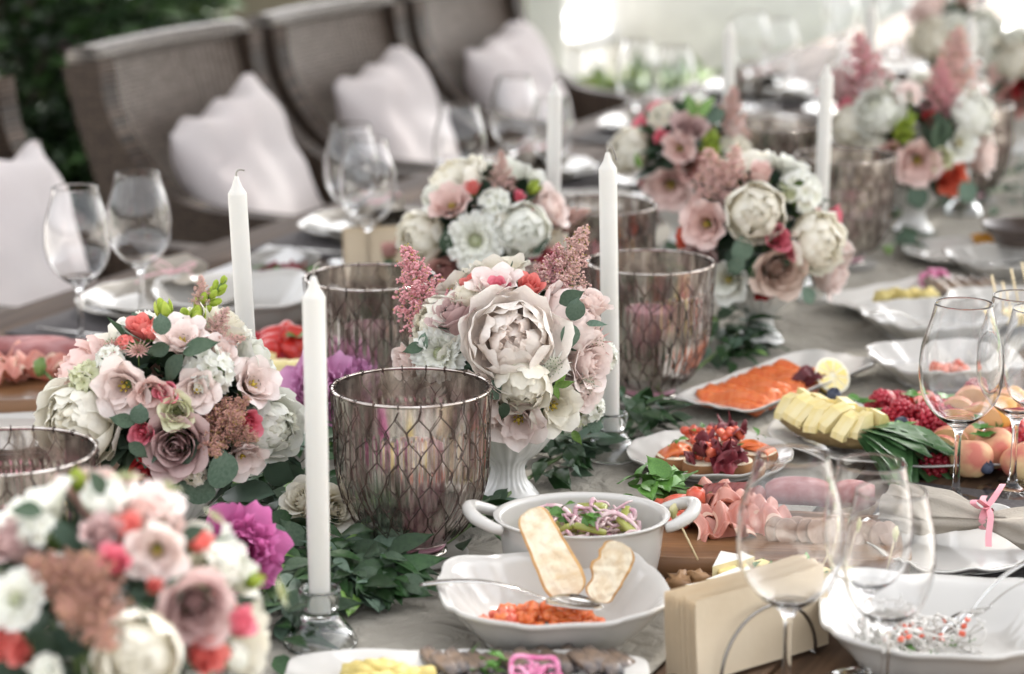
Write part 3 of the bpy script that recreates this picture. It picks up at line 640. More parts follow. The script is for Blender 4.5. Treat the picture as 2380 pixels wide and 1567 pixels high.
# ================================================================ white dinner candles in glass holders
WAX = pm('white_wax', (.63, .615, .575), .42, (.60, .58, .535), 6, sss=.12)
GLASS = glassm('clear_glass'); CRYS = glassm('thick_clear_glass', (.97, .99, .985), 0, 1.5)
def candle_mesh(L):
    r = .0108; pr = [(.0005, 0), (r * .92, 0), (r * .95, .04), (r, .08), (r, L - .021), (r * .97, L - .0195), (r * .80, L - .0165), (r * .52, L - .0115), (r * .36, L - .006), (r * .24, L - .001), (.0005, L)]
    return MB().add(lathe(pr, 28)).mesh('wax_body', WAX, auto=50)
def wick_mesh(kind, L):
    w = {0: [(0, 0, L - .002), (.0005, 0, L + .004), (.004, 0, L + .007), (.010, 0, L + .006)], 1: [(0, 0, L - .002), (0, 0, L + .005), (.005, 0, L + .006), (.009, 0, L - .004), (.010, 0, L - .010)], 2: [(0, 0, L - .002), (.0005, 0, L + .006), (.003, .001, L + .011), (.0075, .001, L + .012)]}[kind]
    return MB().add(tube(smoothprof(w, 3), .0011, 5)).mesh('wick', WICKM)
HOLD = MB().add(lathe(smoothprof([(.0345, 0), (.0360, .003), (.0345, .009), (.0285, .017), (.0205, .026), (.0172, .033), (.0182, .041), (.0200, .049), (.0203, .0555), (.0180, .0570), (.0150, .054), (.0128, .047), (.0120, .040), (.0120, .0345), (.0005, .034)], 3), 40)).add(lathe(smoothprof([(.0005, .028), (.010, .0275), (.0145, .024), (.0225, .0165), (.0295, .008), (.0318, .0015), (.0345, 0)], 3), 40)).mesh('candle_holder', CRYS)
candles = [(745, 1497, 640, 'front white dinner candle standing before the magenta peony and cream rose', 2), (592, 1140, 408, 'white dinner candle rising behind the bouquet with green snapdragon buds', 0), (1420, 1062, 352, 'white dinner candle between the big blush peony and a pink-candle bowl', 1),
           (1282, 748, 190, 'blurred white dinner candle behind the white-flowered bouquet', 0), (1900, 695, 150, 'blurred white dinner candle next to the cream peonies and wide silvered bowl', 2), (1690, 560, 50, 'far blurred white candle over the bouquet with lime green buds', 0), (2010, 480, 0, 'far blurred white candle rising behind the pink astilbe bouquet', 1), (2238, 497, 36, 'far blurred white candle in front of the farthest cream bouquet', 0)]
cshort = ['front white candle before the magenta peony', 'candle behind the snapdragon bouquet', 'candle beside the huge blush peony', 'candle behind the white-flowered bouquet', 'blurred candle beside the cream peonies', 'far candle over the lime-budded bouquet', 'far candle behind the pink astilbe bouquet', 'far candle before the farthest cream bouquet']
leans = [(0, 0), (-.035, 0), (-.022, .0), (.012, 0), (.012, 0), (-.012, 0), (0, 0), (0, 0)]
for i, (px, py, ty, lab, wk) in enumerate(candles):
    p = P(px, py, .006); h = link('candle_holder', HOLD, None, Matrix.Translation(p) @ RZ(i)); tag(h, 'stubby clear glass candlestick under the ' + cshort[i], 'candlestick', 'glass candlesticks')
    d = ray(px, ty); tt = p.y / d.y; zt = CAM.z + d.z * tt - p.z; L = max(.25, min(.36, zt - .034))
    c = thing('dinner_candle', lab, 'candle', group='white dinner candles', M=Matrix.Translation(p + Vector((0, 0, .0335))) @ Matrix.Rotation(leans[i][0], 4, 'Y') @ RZ(0))
    link('wax_body', candle_mesh(L), c); link('wick', wick_mesh(wk, L), c)
# ================================================================ wine glasses
def wineglass(h, rb, rr, zb, zm, rf=.041):
    t = .0009; pts = [(.0005, .0015), (rf - .002, .0008), (rf, .0016), (rf - .001, .0024), (.022, .0045), (.009, .010), (.0048, .022), (.0037, .045), (.0036, zb - .022), (.0045, zb - .008), (.010, zb + .001), (.027, zb + .014), (rb * .88, zb + (zm - zb) * .58), (rb, zm), (rb * .965, zm + (h - zm) * .4), (rr + .2 * (rb - rr), h - (h - zm) * .18), (rr, h)]
    o = smoothprof(pts, 5); start = next(i for i, p in enumerate(o) if p[1] > zb + .004 and i > 40)
    inner = [(max(.0005, r - t), z + (t if z < zb + .012 else 0)) for r, z in o[start:]][::-1]
    pr = o + [(rr - t * .5, h + .0005)] + inner + [(.0005, inner[-1][1] - .0006)]
    return MB().add(lathe(pr, 56)).mesh('wine_glass', GLASS)
WG_BIG = wineglass(.236, .0475, .0325, .092, .150); WG_SM = wineglass(.212, .0405, .031, .090, .143, .037)
def glass_at(p, me, lab, rz=0): return tag(link('wine_glass', me, None, Matrix.Translation(p) @ RZ(rz)), lab, 'wine glass', 'empty wine glasses')
glass_at(P(2220, 1172, .001), WG_BIG, 'large empty wine glass standing sharp in front of the fruit platter')
glass_at(P(2352, 1148, .001), WG_BIG, 'wine glass beside the large sharp one, next to the peaches')
glass_at(P(2395, 1125, .001), WG_SM, 'small wine glass behind the fruit platter pair, mostly out of view')
glass_at(P(1826, 1642, .001), WG_BIG, 'wide blurred wine glass in front of the cream napkins')
glass_at(P(2008, 1588, .001), WG_SM, 'narrow wine glass with its rim over the pineapple leaves')
glass_at(P(2052, 1672, .001), WG_SM, 'narrow wine glass right before the noodle bowl')
glass_at(P(190, 808, .001), WG_BIG, 'wine glass in front of the pale pink cushion behind the salami board')
glass_at(P(332, 762, .001), WG_BIG, 'wine glass between the cushion and the linen napkin with a pink ribbon')
# ================================================================ bouquets
def base_of(px, py, h=BALL_H): p = P(px, py, h); return Vector((p.x, p.y, TABLE_Z + .007))
bouquet(base_of(1180, 842), 'bouquet with one huge blush peony, scabiosa and pink astilbe plumes', 'fluted white pedestal vase under the huge blush peony', [
 (1190, 790, 'peony', 'blushpeony', 222, (.02, .42, 1)), (1023, 822, 'scabiosa', 'white', 128, (-.35, .25, 1)), (1058, 728, 'rose', 'mauve', 112, (-.5, .9, .35)), (1087, 690, 'rose', 'cream', 82, (-.3, 1, .1)), (1150, 664, 'lisianthus', 'palepink', 110, (-.1, 1, .35)), (1160, 672, 'sprayrose', 'hotpink', 50, (0, .8, .8)), (1232, 668, 'sprayrose', 'coral', 60, (.2, .9, .5)),
 (983, 688, 'astilbe', 'astpink', 150, (-.32, 1, .1)), (1312, 625, 'astilbe', 'astpale', 130, (.48, 1, .1)), (1282, 640, 'astilbe', 'astpink', 90, (.2, 1, .0)), (1372, 703, 'rose', 'palepink', 84, (.35, .9, .2)), (1374, 800, 'astrantia', 'dusty', 62, (.35, .3, 1)), (1284, 853, 'astrantia', 'white', 60, (.05, .1, 1)), (1354, 893, 'astrantia', 'white', 54, (.5, -.1, 1)),
 (1366, 843, 'rose', 'palepink', 120, (.8, .1, .7)), (1350, 912, 'rose', 'palepink', 96, (.7, -.3, .8)), (1405, 828, 'stock', 'white', 86), (1203, 977, 'lisianthus', 'palepink', 118, (-.15, -.25, 1)), (1288, 944, 'lisianthus', 'cream', 112, (.4, -.1, .9)), (1374, 950, 'stock', 'white', 86), (945, 842, 'rose', 'palepink', 84, (-.9, 0, .5)), (1113, 908, 'lisianthus', 'palepink', 110, (-.4, -.4, .8)), (1212, 892, 'globe', 'cream', 150, (0, -.6, .9)), (1140, 968, 'rose', 'palepink', 70, (-.5, -.7, .5)), (1345, 970, 'bud', 'ivorygreen', 34, (.3, -.9, .3))],
 [(985, 805, 'eucd', 52, -1, -.15), (985, 812, 'euc', 42, 0, 1), (1322, 752, 'euc', 62, .1, -1), (1330, 745, 'euc', 58, .25, .9), (1362, 752, 'lance', 52, 1, .08), (1300, 705, 'eucd', 66, .85, .5), (1165, 925, 'euc', 56, -.55, .75), (1180, 925, 'euc', 58, .75, .55), (1178, 935, 'eucd', 46, -.3, -.9), (1290, 895, 'young', 40, .6, .5), (1292, 895, 'young', 46, .9, .1), (1290, 898, 'young', 36, .2, -.9), (1300, 893, 'young', 34, -.5, -.5), (1365, 985, 'euc', 40, .9, -.2), (1330, 1000, 'young', 44, .5, -.8)],
 detail=True, seed=3, nfill=12, fill=('cream', 'palepink', 'white'))
bouquet(base_of(395, 962), 'bouquet with a sharp mauve rose and a green snapdragon tip', 'fluted white pedestal vase under the mauve rose bouquet', [
 (185, 985, 'peony', 'cream', 215, (-.55, .2, .9)), (200, 884, 'stock', 'ivorygreen', 104), (287, 901, 'lisianthus', 'palepink', 122, (-.15, .1, 1)), (353, 917, 'lisianthus', 'blush', 88, (.2, -.2, 1)), (386, 911, 'sprayrose', 'hotpink', 54, (0, .2, 1)), (456, 908, 'lisianthus', 'palepink', 92, (.1, .1, 1)), (411, 955, 'rose', 'ivorygreen', 78, (.1, .3, 1)), (331, 1003, 'sprayrose', 'hotpink', 58, (-.2, 0, 1)), (408, 1036, 'rose', 'mauve', 142, (.0, .12, 1)),
 (512, 975, 'astilbe', 'astdust', 110, (.4, .2, .5)), (490, 1015, 'astilbe', 'astdust', 100, (.2, -.2, .8)), (540, 1000, 'astilbe', 'astdust', 90, (.7, -.1, .5)), (535, 955, 'astilbe', 'astdust', 80, (.6, .5, .4)), (576, 985, 'sprayrose', 'hotpink', 62, (.5, 0, .8)), (625, 990, 'peony', 'white', 165, (.75, .1, .7)), (589, 892, 'lisianthus', 'palepink', 106, (.6, .5, .6)), (486, 856, 'stock', 'white', 132), (419, 788, 'lisianthus', 'palepink', 112, (0, .95, .5)), (353, 774, 'sprayrose', 'coral', 38, (-.3, .9, .2)), (290, 796, 'stock', 'coral', 46, (-.3, .9, .2)), (267, 812, 'astrantia', 'dusty', 58, (-.3, .9, .3)), (323, 818, 'astrantia', 'dusty', 48, (0, .9, .4)), (257, 832, 'stock', 'white', 80),
 (381, 728, 'bud', 'lime', 50, (-.1, 1, .1)), (484, 704, 'spike', 'lime', 74, (.62, .8, .1)), (455, 746, 'bud', 'lime', 50, (.2, .9, .3)), (498, 768, 'astilbe', 'astpale', 74, (.55, .9, .1)), (520, 800, 'astilbe', 'astpale', 60, (1, .3, .1)), (468, 690, 'astilbe', 'astpale', 56, (-.02, 1, 0)), (510, 822, 'rose', 'palepink', 76), (562, 1062, 'lisianthus', 'palepink', 100, (.4, -.5, .8)), (340, 1085, 'sprayrose', 'red', 72, (-.3, -.5, .8)), (627, 878, 'astrantia', 'ivorygreen', 48, (.9, .4, .2)), (455, 1105, 'stock', 'cream', 60)],
 [(378, 778, 'euc', 52, -.02, 1), (425, 822, 'eucd', 92, .85, .45), (424, 824, 'eucd', 86, -.55, -.75), (395, 805, 'eucd', 60, -.9, -.25), (320, 985, 'euc', 52, .2, .9), (312, 985, 'eucd', 60, -.8, .3), (300, 1030, 'eucd', 56, .6, -.4), (510, 1135, 'euc', 100, .2, 1), (500, 1150, 'euc', 90, -.9, .3)],
 detail=True, seed=5, nfill=12, Rb=.104)
bouquet(base_of(250, 1488), 'nearest blurred bouquet with mauve rose, coral buds and dusty astilbe', 'fluted white pedestal vase under the nearest blurred bouquet', [
 (250, 1165, 'globe', 'white', 118), (360, 1178, 'lisianthus', 'palepink', 120), (294, 1231, 'sprayrose', 'coral', 66), (362, 1287, 'lisianthus', 'palepink', 128, (.1, .1, 1)), (264, 1308, 'sprayrose', 'hotpink', 74), (454, 1415, 'rose', 'mauve', 160, (.2, .1, 1)), (234, 1238, 'rose', 'mauve', 84), (460, 1258, 'sprayrose', 'coral', 58), (512, 1311, 'stock', 'white', 110), (552, 1445, 'sprayrose', 'hotpink', 74), (474, 1525, 'sprayrose', 'coral', 92), (317, 1520, 'globe', 'cream', 215, (0, .1, 1)),
 (215, 1350, 'astilbe', 'astdust', 150, (0, .6, .6)), (230, 1440, 'astilbe', 'astdust', 150, (.3, -.2, .8)), (140, 1340, 'astilbe', 'astdust', 140, (-.4, .5, .6)), (180, 1400, 'astilbe', 'astdust', 130, (-.1, .1, .9)), (30, 1258, 'rose', 'mauve', 118), (83, 1231, 'stock', 'white', 104), (40, 1395, 'scabiosa', 'white', 140), (50, 1512, 'sprayrose', 'coral', 60), (547, 1525, 'stock', 'white', 76), (585, 1352, 'bud', 'lime', 42, (.8, .4, .1)), (183, 1122, 'bud', 'lime', 46, (.1, 1, .1)), (354, 1365, 'sprayrose', 'coral', 38), (294, 1118, 'astrantia', 'ivorygreen', 56), (384, 1140, 'astrantia', 'ivorygreen', 54), (494, 1208, 'astrantia', 'ivorygreen', 44), (645, 1381, 'astrantia', 'ivorygreen', 50), (110, 1560, 'stock', 'white', 90), (320, 1190, 'rose', 'blush', 80)],
 [(420, 1255, 'eucd', 70, .7, .5), (240, 1150, 'eucd', 70, -.3, .9), (100, 1190, 'eucd', 80, -.9, .2), (330, 1400, 'rus', 70, .2, -.9)], seed=8, nfill=14, Rb=.112)
bouquet(base_of(1135, 548), 'blurred bouquet of white and cream peonies behind the pink astilbe', 'fluted white pedestal vase hidden under the white-flowered bouquet', [
 (1213, 535, 'globe', 'white', 138, (.15, .1, 1)), (1105, 560, 'scabiosa', 'white', 128, (-.05, .1, 1)), (985, 548, 'globe', 'cream', 128, (-.6, 0, .8)), (1050, 475, 'lisianthus', 'blush', 92, (-.2, .7, .6)), (1008, 455, 'stock', 'white', 70), (1097, 437, 'sprayrose', 'coral', 38, (0, 1, .2)), (1205, 458, 'sprayrose', 'hotpink', 28), (1278, 482, 'rose', 'palepink', 94), (1238, 440, 'bud', 'lime', 36), (1165, 410, 'astilbe', 'astpale', 70, (0, 1, .1)), (1040, 640, 'rose', 'dusty', 92, (-.2, -.3, .9)), (1110, 625, 'stock', 'white', 92), (1268, 620, 'rose', 'hotpink', 92, (.4, -.2, .9)), (1218, 642, 'rose', 'palepink', 74), (1320, 505, 'astilbe', 'astpale', 60, (1, .35, .1)), (1150, 470, 'stock', 'white', 84), (1165, 510, 'stock', 'cream', 50), (1225, 500, 'sprayrose', 'coral', 26)],
 [(1040, 590, 'eucd', 62, -.1, 1), (1165, 632, 'euc', 48, .6, .5), (1240, 590, 'lance', 60, .7, .6), (945, 640, 'eucd', 66, -.7, .4)], seed=12, nfill=10)
bouquet(base_of(1770, 545), 'blurred bouquet with two cream peonies and a latte rose', 'fluted white pedestal vase under the two cream peonies', [
 (1756, 494, 'globe', 'cream', 152, (-.05, .1, 1)), (1894, 562, 'globe', 'cream', 150, (.5, 0, .9)), (1813, 629, 'rose', 'latte', 116, (.1, .0, 1)), (1807, 556, 'sprayrose', 'hotpink', 60, (.1, .2, 1)), (1841, 583, 'sprayrose', 'hotpink', 40), (1641, 522, 'lisianthus', 'blush', 96, (-.4, .1, .9)), (1632, 603, 'rose', 'mauve', 84, (-.5, -.2, .9)), (1589, 552, 'rose', 'orange', 54), (1692, 651, 'lisianthus', 'white', 92, (-.4, -.1, .9)), (1773, 678, 'sprayrose', 'red', 38), (1665, 427, 'astilbe', 'astpale', 120, (-.2, .8, .4)), (1700, 415, 'astilbe', 'astpale', 100, (.1, .9, .3)), (1770, 402, 'sprayrose', 'blush', 58, (0, 1, .3)), (1865, 441, 'stock', 'white', 116), (1830, 450, 'astrantia', 'ivorygreen', 44), (1940, 500, 'sprayrose', 'hotpink', 42, (1, .2, .2)), (1937, 642, 'rose', 'palepink', 94, (.9, -.3, .5)), (1905, 655, 'bud', 'lime', 26), (1960, 585, 'stock', 'palepink', 70)],
 [(1724, 610, 'euc', 64, 0, 1), (1728, 600, 'euc', 52, -.6, -.6), (1745, 650, 'rus', 56, .1, .9), (1870, 668, 'euc', 46, .4, -.8)], seed=15, nfill=10)
bouquet(base_of(1590, 370), 'far blurred bouquet with lime green bud spike and dusty lisianthus', 'fluted white pedestal vase hidden under the lime-budded bouquet', [
 (1466, 352, 'globe', 'cream', 116), (1558, 433, 'lisianthus', 'blush', 100, (-.2, -.2, 1)), (1537, 319, 'sprayrose', 'hotpink', 34), (1650, 345, 'spike', 'lime', 62, (.1, .7, .6)), (1645, 325, 'bud', 'lime', 40), (1712, 352, 'stock', 'cream', 100), (1693, 285, 'astilbe', 'astpale', 100, (.1, 1, .1)), (1706, 300, 'stock', 'palepink', 70), (1601, 300, 'rose', 'mauve', 76), (1540, 268, 'stock', 'cream', 76), (1503, 427, 'sprayrose', 'red', 32), (1515, 485, 'sprayrose', 'hotpink', 32), (1605, 385, 'rose', 'dusty', 66), (1625, 258, 'stock', 'ivorygreen', 60), (1580, 345, 'lisianthus', 'blush', 70)],
 [(1615, 270, 'young', 60, -.3, .9), (1625, 270, 'young', 60, .5, .8), (1640, 275, 'euc', 50, .9, .3), (1490, 390, 'young', 40, -.4, .8)], seed=18, nfill=10)
bouquet(base_of(2130, 335), 'far blurred bouquet with an orange rose and tall pink astilbe', 'fluted white pedestal vase under the bouquet with the orange rose', [
 (2214, 190, 'astilbe', 'astpale', 150, (.05, 1, .1)), (2190, 215, 'astilbe', 'astpink', 90, (-.1, 1, .1)), (1985, 287, 'globe', 'cream', 116), (2050, 260, 'peony', 'white', 122), (2255, 267, 'globe', 'white', 118), (2105, 300, 'spike', 'lime', 60, (.1, .6, .6)), (2090, 290, 'bud', 'lime', 40), (2012, 180, 'astilbe', 'astpink', 130, (-.2, .9, .2)), (2040, 190, 'stock', 'palepink', 90), (1967, 240, 'sprayrose', 'hotpink', 48), (2160, 280, 'sprayrose', 'red', 38), (2134, 377, 'lisianthus', 'blush', 96, (.0, -.2, 1)), (2207, 414, 'rose', 'orange', 70, (.2, -.3, 1)), (2287, 360, 'rose', 'palepink', 90), (2187, 370, 'rose', 'ivorygreen', 50), (1937, 196, 'rose', 'mauve', 84), (2070, 367, 'rose', 'dusty', 66), (2110, 220, 'stock', 'palepink', 80)],
 [(2190, 270, 'eucd', 110, 0, -1), (2180, 260, 'eucd', 90, -.2, -.9), (2240, 420, 'euc', 60, .3, -.8), (2130, 430, 'euc', 60, .1, -.8)], seed=21, nfill=10, Rb=.118)
bouquet(base_of(2210, 92), 'farthest cream and white bouquet near the picture corner', 'fluted white pedestal vase under the farthest cream bouquet', [
 (2167, 90, 'globe', 'cream', 106), (2154, 22, 'rose', 'palepink', 80), (2287, 83, 'peony', 'white', 112), (2264, 95, 'sprayrose', 'coral', 42), (2220, 60, 'stock', 'white', 80), (2230, 120, 'rose', 'blush', 70)], [], seed=24, nfill=10)
bouquet(base_of(2400, 185), 'far bouquet cut off at the edge with cream and dusty flowers', 'fluted white pedestal vase under the bouquet cut off at the edge', [
 (2360, 143, 'globe', 'cream', 90), (2372, 205, 'sprayrose', 'red', 40), (2355, 235, 'rose', 'dusty', 70)], [], seed=27, nfill=12)
# ---- single flowers laid in the garland
def lone(px, py, z, kind, col, dia, ax, lab, name, cat='flower'):
    p = P(px, py, z); s = dia * .5 * mpp(p) / HEADR[kind]; a = Vector((ax[0], -ax[2], ax[1])).normalized()
    o = flower(kind, col, align(p - a * s * MIDZ[kind], a, s, 1.0), None, True); tag(o, lab, cat)
    return o
lone(556, 1282, .085, 'pompon', 'magenta', 200, (.25, .35, .9), 'bright magenta peony lying in the garland next to the nearest bouquet', 'peony')
lone(738, 905, .075, 'pompon', 'orchid', 165, (-.1, .5, .8), 'orchid pink peony in the garland behind the front candle', 'peony')
lone(820, 880, .08, 'pompon', 'orchid', 125, (.2, .7, .6), 'orchid pink peony showing behind the front silvered bowl', 'peony')
lone(700, 1160, .07, 'rose', 'cream', 90, (-.4, .6, .6), 'cream rose just left of the front candle in the leaves', 'rose')
lone(780, 1185, .06, 'rose', 'cream', 105, (.4, .3, .8), 'cream rose showing right of the front candle above the leaves', 'rose')
# ================================================================ leaf garland along the table
def garland():
    g = thing('leaf_garland', 'dark green ruscus and eucalyptus garland winding between bowls and bouquets', 'garland', T(0, .1, .005)); inv = g.matrix_basis.inverted(); rg = random.Random(9)
    cl = [(540, 1200, .07, 26), (620, 1200, .07, 34), (700, 1290, .07, 40), (790, 1330, .06, 40), (850, 1360, .05, 34), (740, 1380, .05, 30), (640, 1420, .05, 20), (600, 1500, .05, 20), (690, 1120, .07, 26), (700, 1020, .06, 22), (740, 980, .06, 16), (1060, 1250, .045, 16), (1095, 1200, .04, 14), (1020, 1200, .05, 12), (1270, 1085, .05, 22), (1320, 1060, .04, 16), (1460, 985, .05, 22), (1485, 1010, .03, 10), (1660, 830, .05, 20), (1700, 800, .05, 20), (1640, 760, .06, 18), (1500, 680, .09, 26), (1450, 640, .09, 22), (1530, 640, .09, 20), (2050, 570, .07, 16), (1980, 480, .1, 20), (2030, 400, .1, 20), (2100, 480, .08, 12), (2330, 470, .09, 20), (2350, 420, .1, 20), (1900, 560, .06, 12), (950, 1180, .05, 16), (880, 1050, .06, 18), (1150, 1000, .05, 10)]
    pts = []
    for (px, py, rad, n) in [(a, b, c, int(d * 1.7)) for a, b, c, d in cl]:
        c = P(px, py, .012); far = c.y > 3.3
        for k in range(n):
            a = rg.uniform(0, 6.283); q = rad * math.sqrt(rg.random()); pos = c + Vector((q * math.cos(a), q * math.sin(a), rg.uniform(0, .055) * (1 - q / rad * .7)))
            d = Vector((math.cos(a) + rg.uniform(-.7, .7), math.sin(a) + rg.uniform(-.7, .7) - .3, rg.uniform(-.25, .7)))
            kd = rg.choices(['rus', 'eucd', 'euc', 'lance', 'young'], [6, 2.5, 1.2, 1.2, .5])[0]
            pts.append((pos, d, rg.uniform(.03, .056) * (.8 if kd in ('euc', 'eucd') else 1), kd))
    for (px, py, dx, dy, L) in [(480, 1165, .5, .6, .055), (520, 1150, .9, .2, .06), (560, 1120, .2, 1, .05), (640, 1130, .4, .9, .05), (700, 1130, -.3, .9, .045)]:
        pts.append((P(px, py, .07), Vector((dx, -.3, dy)), L, 'euc'))
    pts.sort(key=lambda t: t[0].y)
    near = pts[:295]; rest = pts[295:]
    for pos, d, L, k in near: leaf(k, inv @ pos, d, Vector((rg.uniform(-.5, .5), -.5, 1)), L, g, rg.uniform(-.5, .5))
    o = link('foliage', leafcloud([(inv @ a, b, c, d) for a, b, c, d in rest], rg), g); o['kind'] = 'stuff'
    path = [(560, 1480), (640, 1330), (720, 1290), (800, 1320), (700, 1100), (730, 1000)]
    link('stem', MB().add(tube([tuple(inv @ P(x, y, .02)) for x, y in path[:4]], .0025, 5)).mesh('stem', STEM), g)
    link('stem', MB().add(tube([tuple(inv @ P(x, y, .018)) for x, y in [(1040, 1260), (1270, 1080), (1460, 980), (1680, 810), (1980, 520), (2330, 440)]], .0025, 5)).mesh('stem', STEM), g)
garland()
# ================================================================ crockery and food
CHINA = pm('white_china', (.56, .54, .505), .18, (.54, .52, .485), 5, coat=.4); CREAMC = pm('cream_china', (.42, .385, .33), .25, (.38, .35, .30), 5, coat=.3)
bowl_prof = [(.02, .008), (.50, .008), (.66, .013), (.82, .030, .3), (.93, .043, .8), (1.0, .0475, 1), (1.022, .0475, 1), (1.022, .0440, 1), (.94, .037, .7), (.80, .020, .2), (.64, .005), (.58, 0), (.02, 0)]
wav = lambda a: .0012 * math.cos(8 * a) - .002 * math.cos(4 * a)
BOWL = MB().add(dish(superell(.100, .096, 3.0, .03), smoothprof([p if len(p) > 2 else (*p, 0) for p in bowl_prof], 3), 96, wav)).mesh('square_bowl', CHINA)
plate_prof = [(.02, .006), (.60, .006), (.68, .008), (.86, .016, .4), (.98, .021, 1), (1.0, .0205, 1), (.98, .018, 1), (.84, .011, .3), (.62, .002), (.58, 0), (.02, 0)]
PLATE = MB().add(dish(circ(1), [(a, b * 1.0, *c) for a, b, *c in smoothprof([p if len(p) > 2 else (*p, 0) for p in plate_prof], 3)], 72, lambda a: .0012 * math.cos(12 * a)))
def plate_mesh(rx, ry, m=CHINA, e=None, zs=1.0, scal=0):
    rf = superell(rx, ry, e, scal) if e else circ(rx, ry)
    return MB().add(dish(rf, [(a, b * zs, c) for a, b, c in smoothprof([p if len(p) > 2 else (*p, 0) for p in plate_prof], 3)], 96, lambda a: .001 * math.cos(12 * a))).mesh('plate', m)
def put(name, me, p, lab, cat, rz=0, group=None, s=1.0, rx=0, ry=0):
    return tag(link(name, me, None, TR(p[0], p[1], p[2], rz, s, rx, ry)), lab, cat, group)
def local(p, rz): return Matrix.Translation(p) @ RZ(rz)
TOMATO = pm('tomato_red', (.58, .07, .035), .3, (.70, .18, .10), 40, coat=.1); SALMON = pm('salmon_flesh', (.64, .115, .022), .35, (.72, .20, .06), 60, stretch=(1, 6, 1), coat=.08, sss=.1, lo=.4, hi=.6)
BREADC = pm('bread_crumb', (.82, .73, .56), .85, (.62, .44, .24), 70, bump=1.0, bscale=140, lo=.42, hi=.8); CRUST = pm('bread_crust', (.20, .085, .03), .8, (.30, .14, .05), 50, bump=.5, bscale=120)
SILVER = pm('polished_cutlery', (.62, .61, .59), .12, (.58, .57, .55), 10, metal=1); HERB = pm('herb_green', (.05, .14, .02), .45, (.09, .22, .03), 25, objvar=.3)
# ---- spoon
def spoon_mesh(L=.2, w=.021):
    def bo(i, j):
        s, t = i, 2 * j - 1; ww = w * math.sin(math.pi * min(.999, max(.001, s * .93 + .06))) ** .6
        return (L - .062 + .062 * s, ww * t, -.008 * math.sin(math.pi * s) * (1 - t * t) + .004 * math.sin(math.pi * s))
    b = MB().add(grid(bo, 12, 8, .0012))
    n = 16; ps = [(L * .70 * k / n, 0, .012 * math.sin(math.pi * k / n) + .001) for k in range(n + 1)]
    b.add(tube(ps, [.0072 - .0045 * (k / n) if k > 1 else .0045 + .0015 * k for k in range(n + 1)], 8, flat=.32)); return b.mesh('spoon', SILVER)
SPOON = spoon_mesh()
def spoon(a, b, lab, roll=0, s=None):         # handle end a, bowl tip b
    a, b = Vector(a), Vector(b); d = b - a; x = d.normalized(); y = Vector((0, 0, 1)).cross(x).normalized(); z = x.cross(y)
    M = Matrix((x, y, z)).transposed().to_4x4(); M.translation = a; k = d.length / .2
    return tag(link('spoon', SPOON, None, M @ Matrix.Rotation(roll, 4, 'X') @ Matrix.Diagonal((k, k, k, 1))), lab, 'spoon', 'silver spoons')
def lumps(name, mat, r, n=4, nz=.35, sc=(1, 1, 1)):
    return [MB().add(ball(r, 12, 8, *sc, nz=nz, fr=1.6, seed=k + 1)).mesh(name, mat) for k in range(n)]
# ---- square bowl of salmon tartare with bread crisps and spoon
pb = P(1285, 1378, .050); pb.z = TABLE_Z + .0065
put('square_bowl', BOWL, pb, 'white square scalloped bowl of salmon tartare with bread crisps', 'bowl', R(8), s=1.08)
tt = thing('salmon_tartare', 'orange salmon tartare heaped in the square scalloped bowl', 'food', pb + Vector((-.012, -.004, .0115)))
rg = random.Random(2); cub = MB().add(ball(.0065, 8, 6, 1.2, 1, .8, nz=.5, seed=3)).mesh('tartare_cube', SALMON); cub2 = MB().add(ball(.006, 8, 6, 1, 1, .9, nz=.4, seed=5)).mesh('tartare_cube', TOMATO)
for k in range(110):
    a = rg.uniform(0, 6.28); q = math.sqrt(rg.random()); x, y = .058 * q * math.cos(a), .030 * q * math.sin(a)
    link('tartare_cube', cub2 if (x < -.02 and rg.random() < .5) else cub, tt, TR(x, y, .004 + .018 * (1 - q * q) * rg.random(), rg.uniform(0, 6), rg.uniform(.7, 1.3), rg.uniform(0, 6)))
def crisp(L, W, bite=0, seed=0):
    def fn(i, j):
        s, t = i, 2 * j - 1; wd = W / 2 * (1 - (2 * s - 1) ** 6) ** .5 * (1 + .10 * math.sin(5 * s + seed) + .05 * noise.noise(Vector((s * 7, seed, t))))
        x = L * s; k = 1 - (bite * max(0, noise.noise(Vector((s * 5, 2, seed))) + .25) if t > 0 else 0)
        return (x, wd * t * k, .006 * math.sin(2.6 * s + seed) + .0024 * noise.noise(Vector((s * 9, t * 4, seed))))
    b = MB(); vs, fs = grid(fn, 40, 14, .0032); b.add((vs, fs)); n = 40 * 14
    for k, f in enumerate(b.f):
        if k >= 2 * n: b.m[k] = 1
        else:
            j = (k % n) % 14
            if j in (0, 13): b.m[k] = 1
    return b.mesh('bread_crisp', [BREADC, pm('toasted_edge', (.48, .26, .10), .8, (.6, .36, .15), 60)])
def slab_between(me, name, a, b, W, face, lab, cat, group=None):  # long axis a->b, broad face towards 'face'
    a, b = Vector(a), Vector(b); x = (b - a).normalized(); y = Vector(face).cross(x).normalized(); z = x.cross(y); M = Matrix((x, y, z)).transposed().to_4x4(); M.translation = a
    return tag(link(name, me, None, M), lab, cat, group)
def at(px, py, Y):                             # point on a pixel at a given depth in front of the camera
    d = ray(px, py); return CAM + d * (Y / d.y)
slab_between(crisp(.100, .040, 0, 1), 'bread_crisp', at(1332, 1392, pb.y + .022), at(1228, 1182, pb.y + .068), .04, (-.1, -1, .45), 'long thin bread crisp leaning upright in the square bowl', 'bread')
slab_between(crisp(.062, .036, .55, 4), 'bread_crisp', at(1388, 1398, pb.y + .012), at(1442, 1266, pb.y + .034), .04, (.15, -1, .35), 'short broken bread crisp leaning in the square bowl', 'bread')
spoon(P(975, 1361, .060), P(1402, 1412, .044), 'silver spoon resting across the square bowl of tartare', 0)
